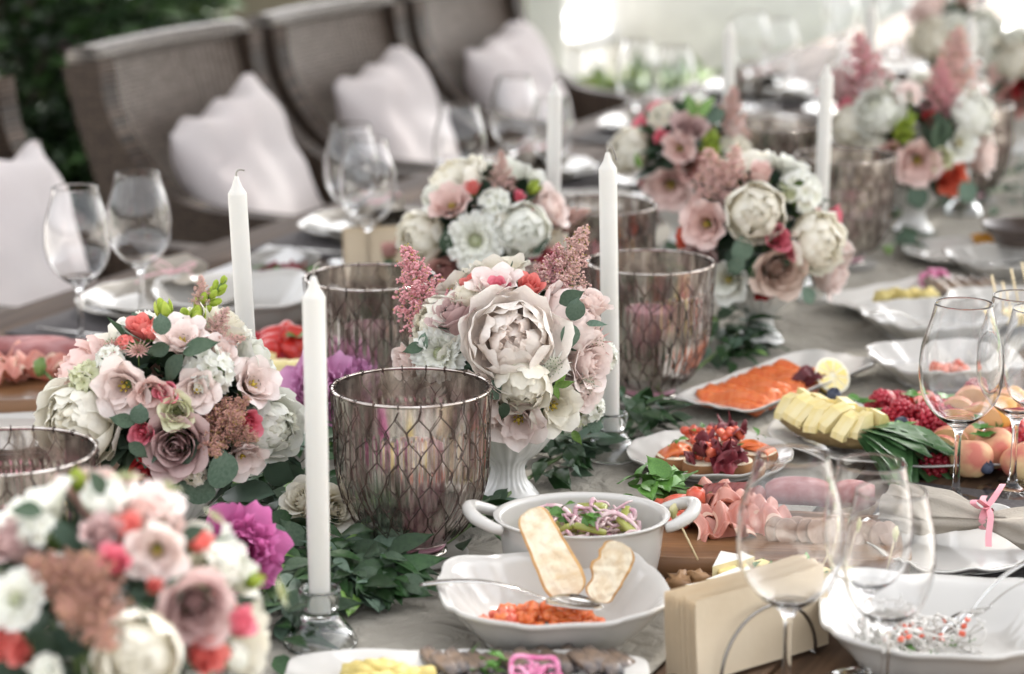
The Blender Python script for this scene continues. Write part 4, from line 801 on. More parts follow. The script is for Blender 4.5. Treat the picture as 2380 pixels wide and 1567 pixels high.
# ---- oval two-handled dish with onion salad
po = P(1352, 1224, .066); po.z = TABLE_Z + .0065
ov = thing('oval_baking_dish', 'white two-handled oval dish of pickled red onion salad', 'dish', po, R(3))
op = smoothprof([(.02, .014, 0), (.70, .014, 0), (.80, .022, 0), (.90, .060, 0), (.925, .071, 0), (1.0, .0735, 0), (1.005, .071, 0), (.95, .066, 0), (.90, .03, 0), (.84, .004, 0), (.80, 0, 0), (.02, 0, 0)], 3)
link('dish_body', MB().add(dish(circ(.090, .076), op, 80)).mesh('dish_body', CHINA), ov)
for s in (-1, 1):
    hp = [(s * .083, -.030, .066), (s * .094, -.030, .070), (s * .110, -.020, .077), (s * .116, 0, .081), (s * .110, .020, .077), (s * .094, .030, .070), (s * .083, .030, .066)]
    link('handle', MB().add(tube(smoothprof(hp, 4), [.0050 + .0022 * math.sin(math.pi * k / 24) for k in range(25)], 10)).mesh('handle', CHINA), ov)
ONION = pm('red_onion', (.42, .17, .24), .3, (.74, .58, .56), 60, coat=.15); PICKLE = pm('pickle_green', (.28, .30, .06), .35, (.42, .42, .12), 30, coat=.2)
sal = thing('onion_salad', 'pink onion rings with pickles and parsley in the two-handled dish', 'food', po + Vector((.006, .004, .042)))
for k in range(34):
    r = rg.uniform(.010, .022); a0 = rg.uniform(0, 6); arc = rg.uniform(2.5, 5.5)
    ring = MB().add(tube([(r * math.cos(a0 + arc * i / 14), r * .8 * math.sin(a0 + arc * i / 14), .002 * math.sin(i)) for i in range(15)], [.0014 + .0014 * math.sin(math.pi * i / 14) for i in range(15)], 6, flat=.6)).mesh('onion_ring', ONION)
    link('onion_ring', ring, sal, TR(rg.uniform(-.04, .042), rg.uniform(-.034, .034), rg.uniform(.010, .030), 0, 1, rg.uniform(-.9, .9), rg.uniform(-.9, .9)))
pk = MB().add(cbox(.034, .010, .007, .002)).mesh('pickle_slice', PICKLE)
for k in range(14): link('pickle_slice', pk, sal, TR(rg.uniform(-.038, .044), rg.uniform(-.036, .038), rg.uniform(.004, .028), rg.uniform(0, 6), 1, rg.uniform(-.5, .5), rg.uniform(-.6, .6)))
HLEAF = leafmesh('herb_leaf', HERB, 1, .32, .3, .3, roundness=.5)
def herb(parent, n, spread, L, z=0.0, at0=(0, 0), seed=0, zz=.02):
    g = random.Random(seed)
    for k in range(n):
        a = g.uniform(0, 6.28); q = spread * math.sqrt(g.random()); M = TR(at0[0] + q * math.cos(a), at0[1] + q * math.sin(a) * .7, z + g.uniform(0, zz), g.uniform(0, 6.28), L * g.uniform(.7, 1.3), g.uniform(-.9, .9), g.uniform(-1.0, .3))
        link('herb_leaf', HLEAF, parent, M)
herb(sal, 9, .012, .015, .022, (-.034, -.01), 3); herb(sal, 8, .01, .014, .024, (.004, -.032), 4)
bed = MB().add(lathe([(.0005, .001), (.058, 0)], 30)).mesh('dressing', pm('dressing', (.34, .28, .08), .2, (.42, .33, .12), 30)); link('dressing', bed, sal, TR(-.006, -.004, .004, 0, (1.16, .98, 1)))
# ---- long charcuterie board
OLIVEW = pm('olive_wood', (.24, .115, .045), .45, (.11, .05, .02), 7, bump=.15, bscale=30, stretch=(.8, 9, 3), lo=.3, hi=.7)
cb = P(1760, 1242, .026); cb.z = TABLE_Z + .001; CBR = R(-4)
board = thing('serving_board', 'thick olive wood serving board of ham, sausage and herbs', 'board', cb, CBR)
bprof = [(.02, .022), (.86, .022), (.895, .0225), (.91, .026), (.965, .0265), (1.0, .022), (1.0, .006), (.975, 0), (.02, 0)]
def brf(a):
    x, y = superell(.165, .088, 5)(a); return x, y * (1 - .05 * math.sin(x * 20))
link('board_slab', MB().add(dish(brf, bprof, 96)).mesh('board_slab', OLIVEW, auto=40), board)
def brf2(a): return circ(.022, .026)(a)
link('end_rest', MB().add(dish(brf2, [(.02, .016), (.70, .016), (.8, .024), (1, .023), (1, .004), (.02, 0)], 32)).mesh('end_rest', OLIVEW), board, TR(-.163, .045, 0))
def bpos(px, py, z): p = P(px, py, z); return p
HAM = pm('cured_ham', (.44, .13, .09), .45, (.58, .26, .20), 22, coat=.1, stretch=(1, 4, 1), sss=.1); HAMF = pm('ham_fat', (.72, .48, .36), .4)
def ham_fold(seed, L=.07, W=.05):
    g = random.Random(seed); a, b_, c = g.uniform(0, 6), g.uniform(0, 6), g.uniform(.8, 1.3)
    def fn(i, j):
        s, t = 2 * i - 1, 2 * j - 1
        return (L / 2 * s * (1 - .25 * math.cos(2 * t + a) ** 2), W / 2 * t * .8 + .006 * math.sin(5 * s + a), .016 + .012 * math.sin(3.4 * s * c + a + 1.3 * t) * (1 - .3 * t * t) - .010 * s * s + .006 * math.sin(6 * t + b_))
    bb = MB().add(grid(fn, 26, 14, .0012))
    for k in range(26 * 14):
        if k % 14 in (0, 13): bb.m[k] = 1
    return bb.mesh('ham_slice', [HAM, HAMF])
for k, (px, py, z, rz) in enumerate([(1660, 1215, .024, .4), (1700, 1235, .022, 1.2), (1640, 1240, .022, 2.0), (1735, 1210, .024, .1), (1690, 1195, .026, 2.6), (1775, 1225, .022, .8), (1670, 1175, .024, 1.6)]):
    put('ham_slice', ham_fold(k), P(px, py, z), 'rosy folded slice of cured ham heaped on the olive wood board', 'ham', rz, 'ham slices on the board')
SALAMI = pm('dark_salami', (.15, .025, .02), .4, (.25, .06, .05), 70, coat=.2)
sm_ = MB().add(lathe([(.0005, -.0015), (.019, -.0015), (.0195, 0), (.019, .0015), (.0005, .0015)], 24)).mesh('salami_slice', SALAMI)
for k in range(6):
    put('salami_slice', sm_, P(1655 + k * 16, 1163 - k * .5, .034), 'dark red salami slice standing in a row on the olive wood board', 'salami', .3, 'salami slices', rx=R(62) + .05 * k, ry=.25)
SAUS = pm('mould_dusted_sausage', (.42, .23, .225), .8, (.28, .09, .085), 30, bump=.4, bscale=120, stretch=(1, 3, 1))
sg_ = MB().add(tube([(-.062 + .0124 * i, .003 * math.sin(i * .5), .0165) for i in range(11)], [.010, .0145, .016, .0165, .0165, .0165, .0165, .0165, .016, .0145, .010], 16)).mesh('cured_sausage', SAUS)
put('cured_sausage', sg_, P(1895, 1175, .023), 'pale mould-dusted whole sausage lying along the olive wood board', 'sausage', R(-4))
SL = pm('sausage_slice', (.21, .115, .08), .6, (.32, .20, .15), 90); SLR = pm('slice_rim', (.36, .24, .175), .65, (.26, .16, .11), 60)
ss_ = MB(); ss_.add(lathe([(.0005, 0), (.0125, -.0012), (.0125, .0012)], 20), 0); ss_.add(lathe([(.0125, -.0014), (.0145, -.0012), (.0145, .0014), (.0125, .0016), (.0005, .0012)], 20), 1); ss_ = ss_.mesh('sausage_slice', [SL, SLR])
for k in range(11):
    put('sausage_slice', ss_, P(1800 + k * 27, 1232 + 3 * math.sin(k * 2.2) + k * .8, .033), 'greyish sausage slice leaning in the row before the dusted sausage', 'sausage slice', .2, 'sausage slices', rx=R(68) + .2 * math.sin(k * 3), ry=.3 * math.sin(k * 5))
tom = thing('chopped_tomato', 'chopped red tomato between rocket leaves and ham on the board', 'food', P(1590, 1215, .024))
tc_ = MB().add(ball(.010, 10, 7, 1.2, 1, .8, nz=.4, seed=2)).mesh('tomato_piece', TOMATO)
for k in range(12): link('tomato_piece', tc_, tom, TR(rg.uniform(-.022, .022), rg.uniform(-.03, .05), rg.uniform(.004, .02), rg.uniform(0, 6), rg.uniform(.7, 1.3), rg.uniform(0, 3)))
hb = thing('herb_bunch', 'fresh green rocket leaves at the end of the olive wood board', 'herbs', P(1530, 1175, .022)); herb(hb, 42, .028, .030, .002, seed=6, zz=.03)
hb2 = thing('herb_bunch', 'small green herb sprig in front of the dark salami', 'herbs', P(1625, 1168, .03)); herb(hb2, 12, .012, .016, .002, seed=8, zz=.016)
# ---- round plate of bruschetta
pp = P(1650, 1072, .015); pp.z = TABLE_Z + .0065
put('round_plate', plate_mesh(.100, .100), pp, 'white round plate of bruschetta between candle and fruit platter', 'plate')
LETT = pm('red_lettuce', (.10, .012, .018), .5, (.24, .03, .04), 35, objvar=.3)
def frill(seed, mat):
    g = random.Random(seed); a = g.uniform(0, 6)
    return MB().add(grid(lambda i, j: ((i - .5) * .034, (j - .5) * .03 + .006 * math.sin(9 * i + a), .008 + .007 * math.sin(11 * i + a + 4 * j) * (.4 + j) + .006 * math.sin(9 * j + a)), 18, 10)).mesh('lettuce', mat)
FR = [frill(k, LETT) for k in range(3)]; TOMC = MB().add(cbox(.010, .009, .008, .002)).mesh('tomato_cube', TOMATO)
def toast():
    b = MB(); b.add(lathe([(.0005, .015), (.019, .0155), (.0225, .0145)], 26), 0); b.add(lathe([(.0225, .0145), (.0240, .010), (.0240, .003), (.0225, 0), (.0005, 0)], 26), 1)
    return b.mesh('bread_slice', [BREADC, CRUST])
TOAST = toast(); SALP = MB().add(grid(lambda i, j: ((i - .5) * .042, (j - .5) * .026, .004 + .005 * math.sin(3 * i) * (1 - (2 * j - 1) ** 2) - .010 * (2 * i - 1) ** 4), 12, 8, .003)).mesh('salmon_piece', SALMON)
for k, (px, py, kind, rz) in enumerate([(1570, 1085, 's', .3), (1632, 1100, 'l', 1.2), (1705, 1098, 't', .5), (1620, 1058, 't', 2), (1690, 1058, 'l', 3), (1755, 1075, 's', 2.4)]):
    p = P(px, py, .013); p.z = TABLE_Z + .0135
    t = thing('bruschetta', {'s': 'round toast topped with a curled salmon slice on the round plate', 'l': 'round toast topped with dark red lettuce and tomato on the round plate', 't': 'round toast heaped with chopped tomato on the round plate'}[kind], 'bruschetta', p, rz, 'bruschetta on the round plate')
    link('bread_slice', TOAST, t)
    if kind == 's': link('salmon_piece', SALP, t, TR(0, 0, .0165)); link('salmon_piece', SALP, t, TR(.004, .004, .021, .7, .8))
    if kind in 'tl':
        for q in range(12): link('tomato_cube', TOMC, t, TR(rg.uniform(-.015, .015), rg.uniform(-.014, .014), .019 + rg.uniform(0, .014), rg.uniform(0, 6), rg.uniform(.8, 1.2), rg.uniform(0, 3)))
    if kind == 'l':
        for q in range(3): link('lettuce', FR[q % 3], t, TR(rg.uniform(-.01, .01), rg.uniform(-.012, .008), .020 + .004 * q, rg.uniform(0, 6), .8, rg.uniform(-.5, .5), rg.uniform(-.6, .6)))
    herb(t, 4, .014, .010, .026, seed=k + 30, zz=.008)
fl_ = thing('salad_garnish', 'dark red lettuce frill standing up at the back of the bruschetta plate', 'food', P(1700, 1060, .04))
for q in range(3): link('lettuce', FR[q % 3], fl_, TR(rg.uniform(-.012, .012), 0, -.012 + .006 * q, q * 1.3, .85, rg.uniform(.3, 1.0), rg.uniform(-.4, .4)))
# ---- long salmon platter
pa, pbm, pc, pd = P(1560, 933, .014), P(1742, 980, .014), P(2036, 866, .014), P(1878, 838, .014)
ctr = (pa + pbm + pc + pd) / 4; ctr.z = TABLE_Z + .0065; lx = (pc - pbm); SR = math.atan2(lx.y, lx.x); Ls, Ws = (lx.length + (pd - pa).length) / 4, ((pa - pbm).length + (pd - pc).length) / 4
put('salmon_platter', plate_mesh(Ls * 1.1, Ws * 1.02, e=9, zs=1.0), ctr, 'long white platter of smoked salmon slices with lemon', 'platter', SR)
def salmon_slice(seed):
    g = random.Random(seed); a = g.uniform(0, 6)
    return MB().add(grid(lambda i, j: ((i - .5) * .036, (j - .5) * .105 * (1 - .25 * (2 * i - 1) ** 2), .004 + .007 * i + .004 * math.sin(7 * j + a) + .003 * math.sin(9 * i + 3 * j + a)), 10, 16, .002)).mesh('salmon_slice', SALMON)
SS = [salmon_slice(k) for k in range(4)]
for k in range(12):
    f = k / 11; q = local(ctr, SR) @ Vector((-Ls * .72 + 1.12 * Ls * f, .004 * math.sin(k * 2), .008))
    put('salmon_slice', SS[k % 4], q, 'orange smoked salmon slice overlapping others on the long platter', 'salmon', SR + .18 * math.sin(k * 1.7) + .2, 'smoked salmon slices', ry=-.2)
LEM = pm('lemon_peel', (.74, .50, .03), .4, (.78, .56, .06), 60, bump=.2, bscale=200); LEMF = pm('lemon_flesh', (.76, .56, .12), .3, (.82, .70, .32), 30, coat=.3)
def lemon_half():
    b = MB(); b.add(lathe(smoothprof([(.0005, -.024), (.012, -.022), (.022, -.012), (.026, 0)], 4), 30), 0); b.add(lathe([(.026, 0), (.0235, .0006)], 30), 2)
    for k in range(9):
        a0 = k * .698; b.add((lambda a: ([(.003 * math.cos(a + .35), .003 * math.sin(a + .35), .0012)] + [(.0225 * math.cos(a + .05 + .6 * i / 5), .0225 * math.sin(a + .05 + .6 * i / 5), .0008) for i in range(6)], [(0, i, i + 1) for i in range(1, 6)]))(a0), 1)
    b.add(lathe([(.0235, .0004), (.0005, .0002)], 30), 2); return b.mesh('lemon_half', [LEM, LEMF, pm('lemon_pith', (.84, .80, .62), .5)])
put('lemon_half', lemon_half(), P(1935, 873, .032), 'cut lemon half at the end of the smoked salmon platter', 'lemon', .3, rx=R(52), ry=R(12))
put('salmon_garnish', FR[1], P(1880, 893, .026), 'reddish garnish leaf on the smoked salmon beside the lemon', 'garnish', 1)
# ---- fruit platter
pf = P(2165, 1018, .012); pf.z = TABLE_Z + .001
put('fruit_platter', plate_mesh(.205, .155), pf, 'big oval white platter heaped with pineapple, berries and peaches', 'platter', R(6))
RASP = pm('raspberry_red', (.30, .007, .02), .45, (.46, .025, .05), 60, objvar=.15, coat=.1)
def raspberry():
    b = MB(); k = 0
    for ring in range(5):
        z = .016 - .0055 * ring; r = [.0035, .0072, .0092, .0098, .0085][ring]; n = [5, 9, 12, 13, 12][ring]
        for i in range(n): a = 6.283 * i / n + ring * .3; b.add(ball(.0030, 7, 5), 0, TR(r * math.cos(a), r * math.sin(a), z + .002))
    b.add(ball(.0085, 10, 7, sz=1.35), 0, TR(0, 0, .006)); return b.mesh('raspberry', RASP)
RB = raspberry(); STRAW = pm('strawberry_red', (.48, .014, .012), .3, (.56, .035, .02), 50, bump=.6, bscale=260, objvar=.12, coat=.2); STRAWW = pm('strawberry_inside', (.72, .12, .10), .35, (.84, .62, .52), 45)
def strawberry(half=False):
    b = MB(); pr = smoothprof([(.0005, .030), (.006, .028), (.012, .018), (.0145, .008), (.012, .001), (.0005, 0)], 4)
    vs, fs = lathe(pr, 20)
    if half: vs = [(x, y if y > 0 else -.0004 * 0, z) for x, y, z in vs]
    b.add((vs, fs), 0)
    if half: b.add(([(r * .93 * s, -.0004, z) for s in (-1, 1) for r, z in pr[1:-1]], [(i, i + 1, i + 1 + len(pr) - 2, i + len(pr) - 2) for i in range(len(pr) - 3)]), 1)
    for k in range(7): b.add(petal(.010, .0028, 70, 100, .001, 0, wrap=0, top=.9, seed=k, nu=4, nv=2), 2, RZ(k * .9) @ TR(0, 0, .0))
    return b.mesh('strawberry', [STRAW, STRAWW, GREEN])
STB, STH = strawberry(), strawberry(True)
BLUE = pm('blueberry_skin', (.022, .028, .055), .55, (.06, .075, .12), 30)
BB = MB().add(lathe(smoothprof([(.0005, -.0075), (.0062, -.0045), (.0082, 0), (.0065, .0045), (.0036, .0064), (.0032, .0076), (.0022, .0062), (.0005, .0056)], 3), 20)).mesh('blueberry', BLUE)
PEACH = pm('peach_skin', (.60, .18, .13), .65, (.77, .58, .30), 16, lo=.40, hi=.60, objvar=.1); PEACHF = pm('peach_flesh', (.78, .52, .24), .35, (.82, .60, .34), 20, coat=.2); APRI = pm('apricot', (.72, .32, .05), .5, (.78, .42, .10), 15)
PEA = MB().add(lathe(smoothprof([(.0005, -.027), (.014, -.025), (.026, -.012), (.030, .002), (.026, .016), (.014, .024), (.004, .0225), (.0005, .020)], 4), 28, lambda a, z: 1 - .03 * math.exp(-(a - 1) ** 2 * 8))).mesh('peach', PEACH)
def wedge():
    b = MB(); n = 10
    for i in range(n + 1): pass
    arc = [(.026 * math.cos(a), .026 * math.sin(a)) for a in [math.pi * i / n for i in range(n + 1)]]
    vs = [(x, -.0, z) for x, z in arc] + [(x * .97, .011 * math.sin(math.pi * i / n) + .002, z * .92) for i, (x, z) in enumerate(arc)] + [(0, 0, .004)]
    b.add((vs, [(i, i + 1, n + 2 + i, n + 1 + i) for i in range(n)]), 0); b.add((vs, [(i + 1, i, 2 * n + 2) for i in range(n)]), 1); b.add((vs, [(n + 1 + i, n + 2 + i, 2 * n + 2) for i in range(n)]), 1); return b.mesh('peach_wedge', [PEACH, PEACHF])
PWED = wedge(); MINT = leafmesh('mint_leaf', pm('mint_green', (.06, .18, .03), .4, (.10, .25, .05), 20, objvar=.2), 1, .33, .15, .25, roundness=.6)
def fput(name, me, px, py, z, lab, cat, grp, s=1.0, rz=0, rx=0, ry=0): return put(name, me, P(px, py, z), lab, cat, rz, grp, s, rx, ry)
rg = random.Random(31)
for (px, py, z) in [(2032, 945, .040), (2068, 955, .042), (2118, 975, .042), (2185, 985, .046), (2150, 1000, .040), (2175, 1010, .035), (2140, 1028, .032), (2200, 955, .04), (2265, 915, .055), (2330, 1065, .024), (2160, 1085, .022), (2250, 930, .05), (2090, 935, .05), (2375, 1015, .04), (2050, 940, .055), (2100, 955, .058), (2140, 965, .058), (2165, 975, .06), (2125, 1005, .045), (2195, 1000, .05), (2080, 975, .05)]:
    fput('raspberry', RB, px, py, z - .012, 'red raspberry in the heap on the oval fruit platter', 'raspberry', 'raspberries on the platter', rg.uniform(1.15, 1.35), rg.uniform(0, 6), R(60) + rg.uniform(-.4, .4), rg.uniform(-.5, .5))
for (px, py, z, h) in [(2035, 985, .035, 0), (2060, 935, .045, 0), (2100, 960, .04, 0), (2130, 945, .045, 1), (2095, 1015, .03, 0), (2110, 1030, .028, 1), (2215, 945, .05, 1), (2320, 1000, .045, 1), (2360, 985, .045, 0), (2075, 1000, .03, 0), (2160, 950, .045, 0), (2290, 940, .05, 0), (2345, 1035, .035, 1), (2240, 960, .045, 0)]:
    fput('strawberry', STH if h else STB, px, py, z - .006, 'cut strawberry half with pale inside on the oval fruit platter' if h else 'whole red strawberry on the oval fruit platter', 'strawberry', 'strawberries on the platter', rg.uniform(.95, 1.15), rg.uniform(-.5, .5), R(-70) + rg.uniform(-.4, .4) if h else R(80) + rg.uniform(-.5, .5), rg.uniform(-1.2, 1.2))
for (px, py, z) in [(1938, 917, .052), (2096, 985, .045), (2205, 1020, .03), (2168, 1053, .024), (2292, 1085, .02)]:
    fput('blueberry', BB, px, py, z, 'dark blueberry among the fruit on the oval platter', 'blueberry', 'blueberries on the platter', 1.15, 0, .5, .4)
for (px, py, z, s) in [(2258, 1065, .026, .86), (2312, 1042, .030, .86), (2240, 1012, .034, .8), (2372, 1072, .026, .8), (2330, 985, .036, .7)]:
    fput('peach', PEA, px, py, z, 'red and yellow peach on the oval fruit platter', 'peach', 'peaches on the platter', s, rg.uniform(0, 6), rg.uniform(-.8, .8), rg.uniform(-.5, .5))
for (px, py, z, ry) in [(2205, 1040, .026, .4), (2185, 1060, .02, 1.0), (2225, 970, .05, .2), (2260, 945, .05, -.3), (2215, 1010, .035, .9), (2280, 985, .045, .3), (2150, 1060, .02, 1.3), (2330, 955, .052, .1)]:
    fput('peach_wedge', PWED, px, py, z, 'pale peach wedge with red skin on the oval fruit platter', 'peach', 'peach wedges on the platter', 1.0, rg.uniform(-.5, .5), .3, ry)
for (px, py, z) in [(2325, 960, .055), (2350, 935, .055)]: fput('apricot', MB().add(ball(.021, 16, 11)).mesh('apricot', APRI), px, py, z, 'small orange apricot at the back of the fruit platter', 'apricot', 'apricots on the platter', 1)
ml = [(1985, 935, .045), (2005, 940, .045), (2020, 965, .045), (2120, 925, .055), (2280, 1000, .05), (2285, 1018, .045), (2320, 945, .06), (2200, 930, .055), (2095, 995, .05)]
for k, (px, py, z) in enumerate(ml):
    t = thing('mint_sprig', 'fresh green mint sprig tucked among the fruit', 'mint', P(px, py, z), k, 'mint sprigs on the platter')
    for q in range(4): link('mint_leaf', MINT, t, TR(0, 0, 0, q * 1.57, .017 + .004 * (q % 2), 0, -.5))
# pineapple half with crown
PINF = pm('pineapple_flesh', (.80, .64, .24), .4, (.85, .74, .42), 24, stretch=(3, 1, 1), coat=.1, bump=.5, bscale=90); PINR = pm('pineapple_rind', (.20, .13, .05), .7, (.34, .24, .10), 60, bump=1.0, bscale=120)
pin0 = P(1835, 985, .022); pin1 = P(2045, 1045, .024); pdv = (pin1 - pin0); PL = pdv.length
pm_ = Matrix((pdv.normalized(), Vector((0, 0, 1)).cross(pdv.normalized()), Vector((0, 0, 1)))).transposed().to_4x4(); pm_.translation = pin0 + Vector((0, 0, .016))
pine = thing('pineapple_half', 'half pineapple with sliced flesh and green crown on the fruit platter', 'pineapple', M=pm_)
prr = lambda s: .040 * math.sin(math.pi * (.12 + .80 * s)) ** .6
link('rind', MB().add(grid(lambda i, j: (PL * i, -prr(i) * math.cos(math.pi * j) * 1.02, -prr(i) * .62 * math.sin(math.pi * j) + .003 * noise.noise(Vector((i * 30, j * 12, 0)))), 40, 18)).mesh('rind', PINR), pine)
for k in range(7):
    for sgn in (-1, 1):
        s0 = .02 + k * .135; x = PL * (s0 + .06); r = prr(s0 + .06)
        sl = MB(); w_ = PL * .062; prof_ = [(0, -.004), (sgn * r * .97, -.002), (sgn * r * .93, .006), (sgn * r * .45, .024), (0, .028)]
        vs = [(sx * w_, y, z) for sx in (-1, 1) for y, z in prof_]; sl.add((vs, [(0, 1, 2, 3, 4), (9, 8, 7, 6, 5)] + [(i, i + 5, (i + 1) % 5 + 5, (i + 1) % 5) for i in range(5)]))
        link('pineapple_slice', sl.mesh('pineapple_slice', PINF, smooth=False), pine, TR(x, sgn * (.002 + .005 * (k % 2)), .001 + .003 * math.sin(k * 4 + sgn * 2), .12 * math.sin(k * 3 + sgn), 1, 0, .22 * math.sin(k * 2 + sgn) + .12))
PLEAF = leafmesh('crown_leaf', pm('pineapple_leaf', (.03, .09, .03), .38, (.07, .15, .05), 30, stretch=(1, 8, 1), objvar=.3), 1, .10, .25, .4, roundness=.0)
for k in range(34):
    f = k / 33; a = k * 2.39996; ce = Vector((1, .55 * math.cos(a) * (1.1 - .3 * f), .40 * math.sin(a) * (1.1 - .3 * f) - .12)); M = Matrix((ce.normalized(), Vector((0, 0, 1)).cross(ce).normalized(), ce.normalized().cross(Vector((0, 0, 1)).cross(ce).normalized()))).transposed().to_4x4()
    M.translation = Vector((PL * (.93 + .1 * f), .016 * math.cos(a) * (1 - f * .6), .004 + .010 * math.sin(a) * (1 - f * .6))); L = .05 + .065 * f
    link('crown_leaf', PLEAF, pine, M @ Matrix.Diagonal((L, L * 2.4, L, 1)))
# ---- cheese board with picks
wcb = P(1770, 1372, .014); wcb.z = TABLE_Z + .001
put('cheese_board', MB().add(lathe([(.0005, .012), (.100, .012), (.104, .010), (.104, .003), (.100, 0), (.0005, 0)], 56)).mesh('cheese_board', OLIVEW, auto=40), wcb, 'round wooden board of cheese cubes and walnuts behind cream napkins', 'board')
CH = pm('yellow_cheese', (.80, .64, .28), .45, (.74, .56, .22), 14); BR = pm('brie_rind', (.80, .78, .72), .8, (.74, .70, .62), 40, bump=.3); BRI = pm('brie_inside', (.80, .70, .42), .4)
cc = MB().add(cbox(.020, .020, .018, .0015)).mesh('cheese_cube', CH, smooth=False)
for k, (px, py, z) in enumerate([(1690, 1340, .022), (1765, 1325, .024), (1705, 1365, .022), (1830, 1330, .022), (1860, 1350, .022), (1925, 1345, .022), (1810, 1355, .02), (1890, 1330, .024), (1740, 1350, .022)]):
    put('cheese_cube', cc, P(px, py, z), 'pale yellow cheese cube on the round board among herbs', 'cheese', k * .7, 'cheese cubes on the round board', rx=.15 * math.sin(k * 3))
def brie():
    b = MB(); vs = [(0, 0, 0), (.045, -.015, 0), (.045, .015, 0), (0, 0, .02), (.045, -.015, .02), (.045, .015, .02)]
    b.add((vs, [(0, 1, 4, 3), (0, 3, 5, 2)]), 1); b.add((vs, [(1, 2, 5, 4), (3, 4, 5), (0, 2, 1)]), 0); return b.mesh('brie_wedge', [BR, BRI], smooth=False)
for k, (px, py, rz) in enumerate([(1592, 1408, .2), (1655, 1365, 1.0), (1640, 1395, .5)]): put('brie_wedge', brie(), P(px, py, .014), 'white-rinded brie wedge beside walnuts on the round board', 'cheese', rz, 'brie wedges on the round board', 1.1)
WAL = pm('walnut', (.34, .19, .08), .6, (.22, .11, .045), 40, bump=.8, bscale=100)
wn = lumps('walnut', WAL, .0135, 3, .9)
for k, (px, py) in enumerate([(1580, 1360), (1615, 1350), (1680, 1395), (1640, 1405), (1700, 1400)]): put('walnut', wn[k % 3], P(px, py, .022), 'brown walnut kernel on the round cheese board', 'walnut', k, 'walnuts on the round board')
hb3 = thing('rosemary_sprig', 'dark green rosemary sprinkled over the cheese cubes', 'herbs', P(1830, 1335, .032)); herb(hb3, 40, .05, .010, .0, seed=12, zz=.012)
PICK = pm('bamboo_pick', (.72, .58, .34), .6); CAP = pm('pick_knot', (.70, .62, .38), .5, (.5, .5, .2), 60)
for k, (a, ya, b, yb, lab) in enumerate([((1566, 1188), 2.385, (1622, 1302), 2.36, 'thin bamboo pick stuck in brie, its knot before the dish handle'), ((1975, 1215), 2.33, (1910, 1340), 2.33, 'bamboo pick stuck in cheese seen through the wine glass'), ((2090, 1240), 2.30, (2060, 1350), 2.30, 'bamboo pick seen through the narrow wine glasses')]):
    A, B = at(*a, ya), at(*b, yb); t = thing('cocktail_pick', lab, 'pick', B, group='cocktail picks'); d = A - B
    link('stick', MB().add(tube([(0, 0, 0), tuple(d)], .0011, 6)).mesh('stick', PICK), t); link('knot', MB().add(ball(.0055, 10, 7, .8, .8, 1.5, nz=.4)).mesh('knot', CAP), t, Matrix.Translation(d))
# ---- cream paper napkins in a wire holder
NAP = pm('cream_paper', (.76, .64, .47), .85, (.70, .57, .40), 10, bump=.15, bscale=90)
n0, n1 = P(1622, 1602, 0), P(1925, 1506, 0); nd_ = n1 - n0; NR = math.atan2(nd_.y, nd_.x); NL = nd_.length
def napkin_mesh(L, H):
    return MB().add(grid(lambda i, j: (L * i, .0012 * math.sin(6 * i) + .0018 * math.sin(3 * j + 4 * i) * j, .003 + H * j), 20, 8)).add(grid(lambda i, j: (L * i, .0030 + .0012 * math.sin(6 * i) + .0018 * math.sin(3 * j + 4 * i + .2) * j, .003 + H * j), 20, 8)).mesh('paper_napkin', NAP)
NM = napkin_mesh(NL, .080)
for k in range(12):
    q = Matrix.Translation(n0) @ RZ(NR) @ Matrix.Translation((.0022 * math.sin(k * 3.3), .0034 * k, .0012 + .0014 * math.sin(k * 5))) @ Matrix.Rotation(-.06, 4, 'X')
    tag(link('paper_napkin', NM, None, q), 'cream folded paper napkin standing in the wire holder', 'napkin', 'cream paper napkins near the cheese board')
STEEL = pm('brushed_steel', (.30, .28, .26), .3, metal=1)
hw = thing('napkin_holder', 'dark wire napkin holder with arched sides round the cream napkins', 'napkin holder', n0, NR)
for y in (-.006, .056):
    link('wire_arch', MB().add(tube([(NL * .5 + .062 * math.cos(a), y, .004 + .060 * math.sin(a)) for a in [math.pi * k / 20 for k in range(21)]], .0017, 7)).mesh('wire_arch', STEEL), hw)
link('base_wire', MB().add(tube([(NL * .5 - .062, -.006, .003), (NL * .5 - .062, .056, .003)], .0017, 6)).add(tube([(NL * .5 + .062, -.006, .003), (NL * .5 + .062, .056, .003)], .0017, 6)).mesh('base_wire', STEEL), hw)
# ---- noodle bowl
pn = P(2190, 1432, .050); pn.z = TABLE_Z + .001
put('square_bowl', BOWL, pn, 'white scalloped bowl of glass noodles with two spoons', 'bowl', R(-6), s=1.12)
NOOD = pm('glass_noodle', (.60, .585, .55), .3, (.52, .50, .46), 20, coat=.1); nb = MB(); g = random.Random(3)
for k in range(70):
    p = Vector((g.uniform(-.045, .035), g.uniform(-.03, .03), g.uniform(.0, .02))); d = Vector((g.uniform(-1, 1), g.uniform(-1, 1), g.uniform(.1, .9))).normalized(); ps = []
    for i in range(12): ps.append(tuple(p)); d = (d + Vector((g.uniform(-.9, .9), g.uniform(-.9, .9), g.uniform(-.7, .5)))).normalized(); p = p + d * .0065; p.z = max(.0, min(.035, p.z)); r = math.hypot(p.x, p.y); p.x *= min(1, .06 / max(r, .001)); p.y *= min(1, .06 / max(r, .001))
    nb.add(tube(ps, .0011, 5))
nd2 = thing('glass_noodles', 'tangle of white glass noodles with red pepper flecks in the bowl', 'food', pn + Vector((-.02, 0, .016))); o = link('noodle_tangle', nb.mesh('noodle_tangle', NOOD), nd2); o['kind'] = 'stuff'
fk = MB().add(cbox(.006, .005, .003, .0005)).mesh('pepper_fleck', TOMATO)
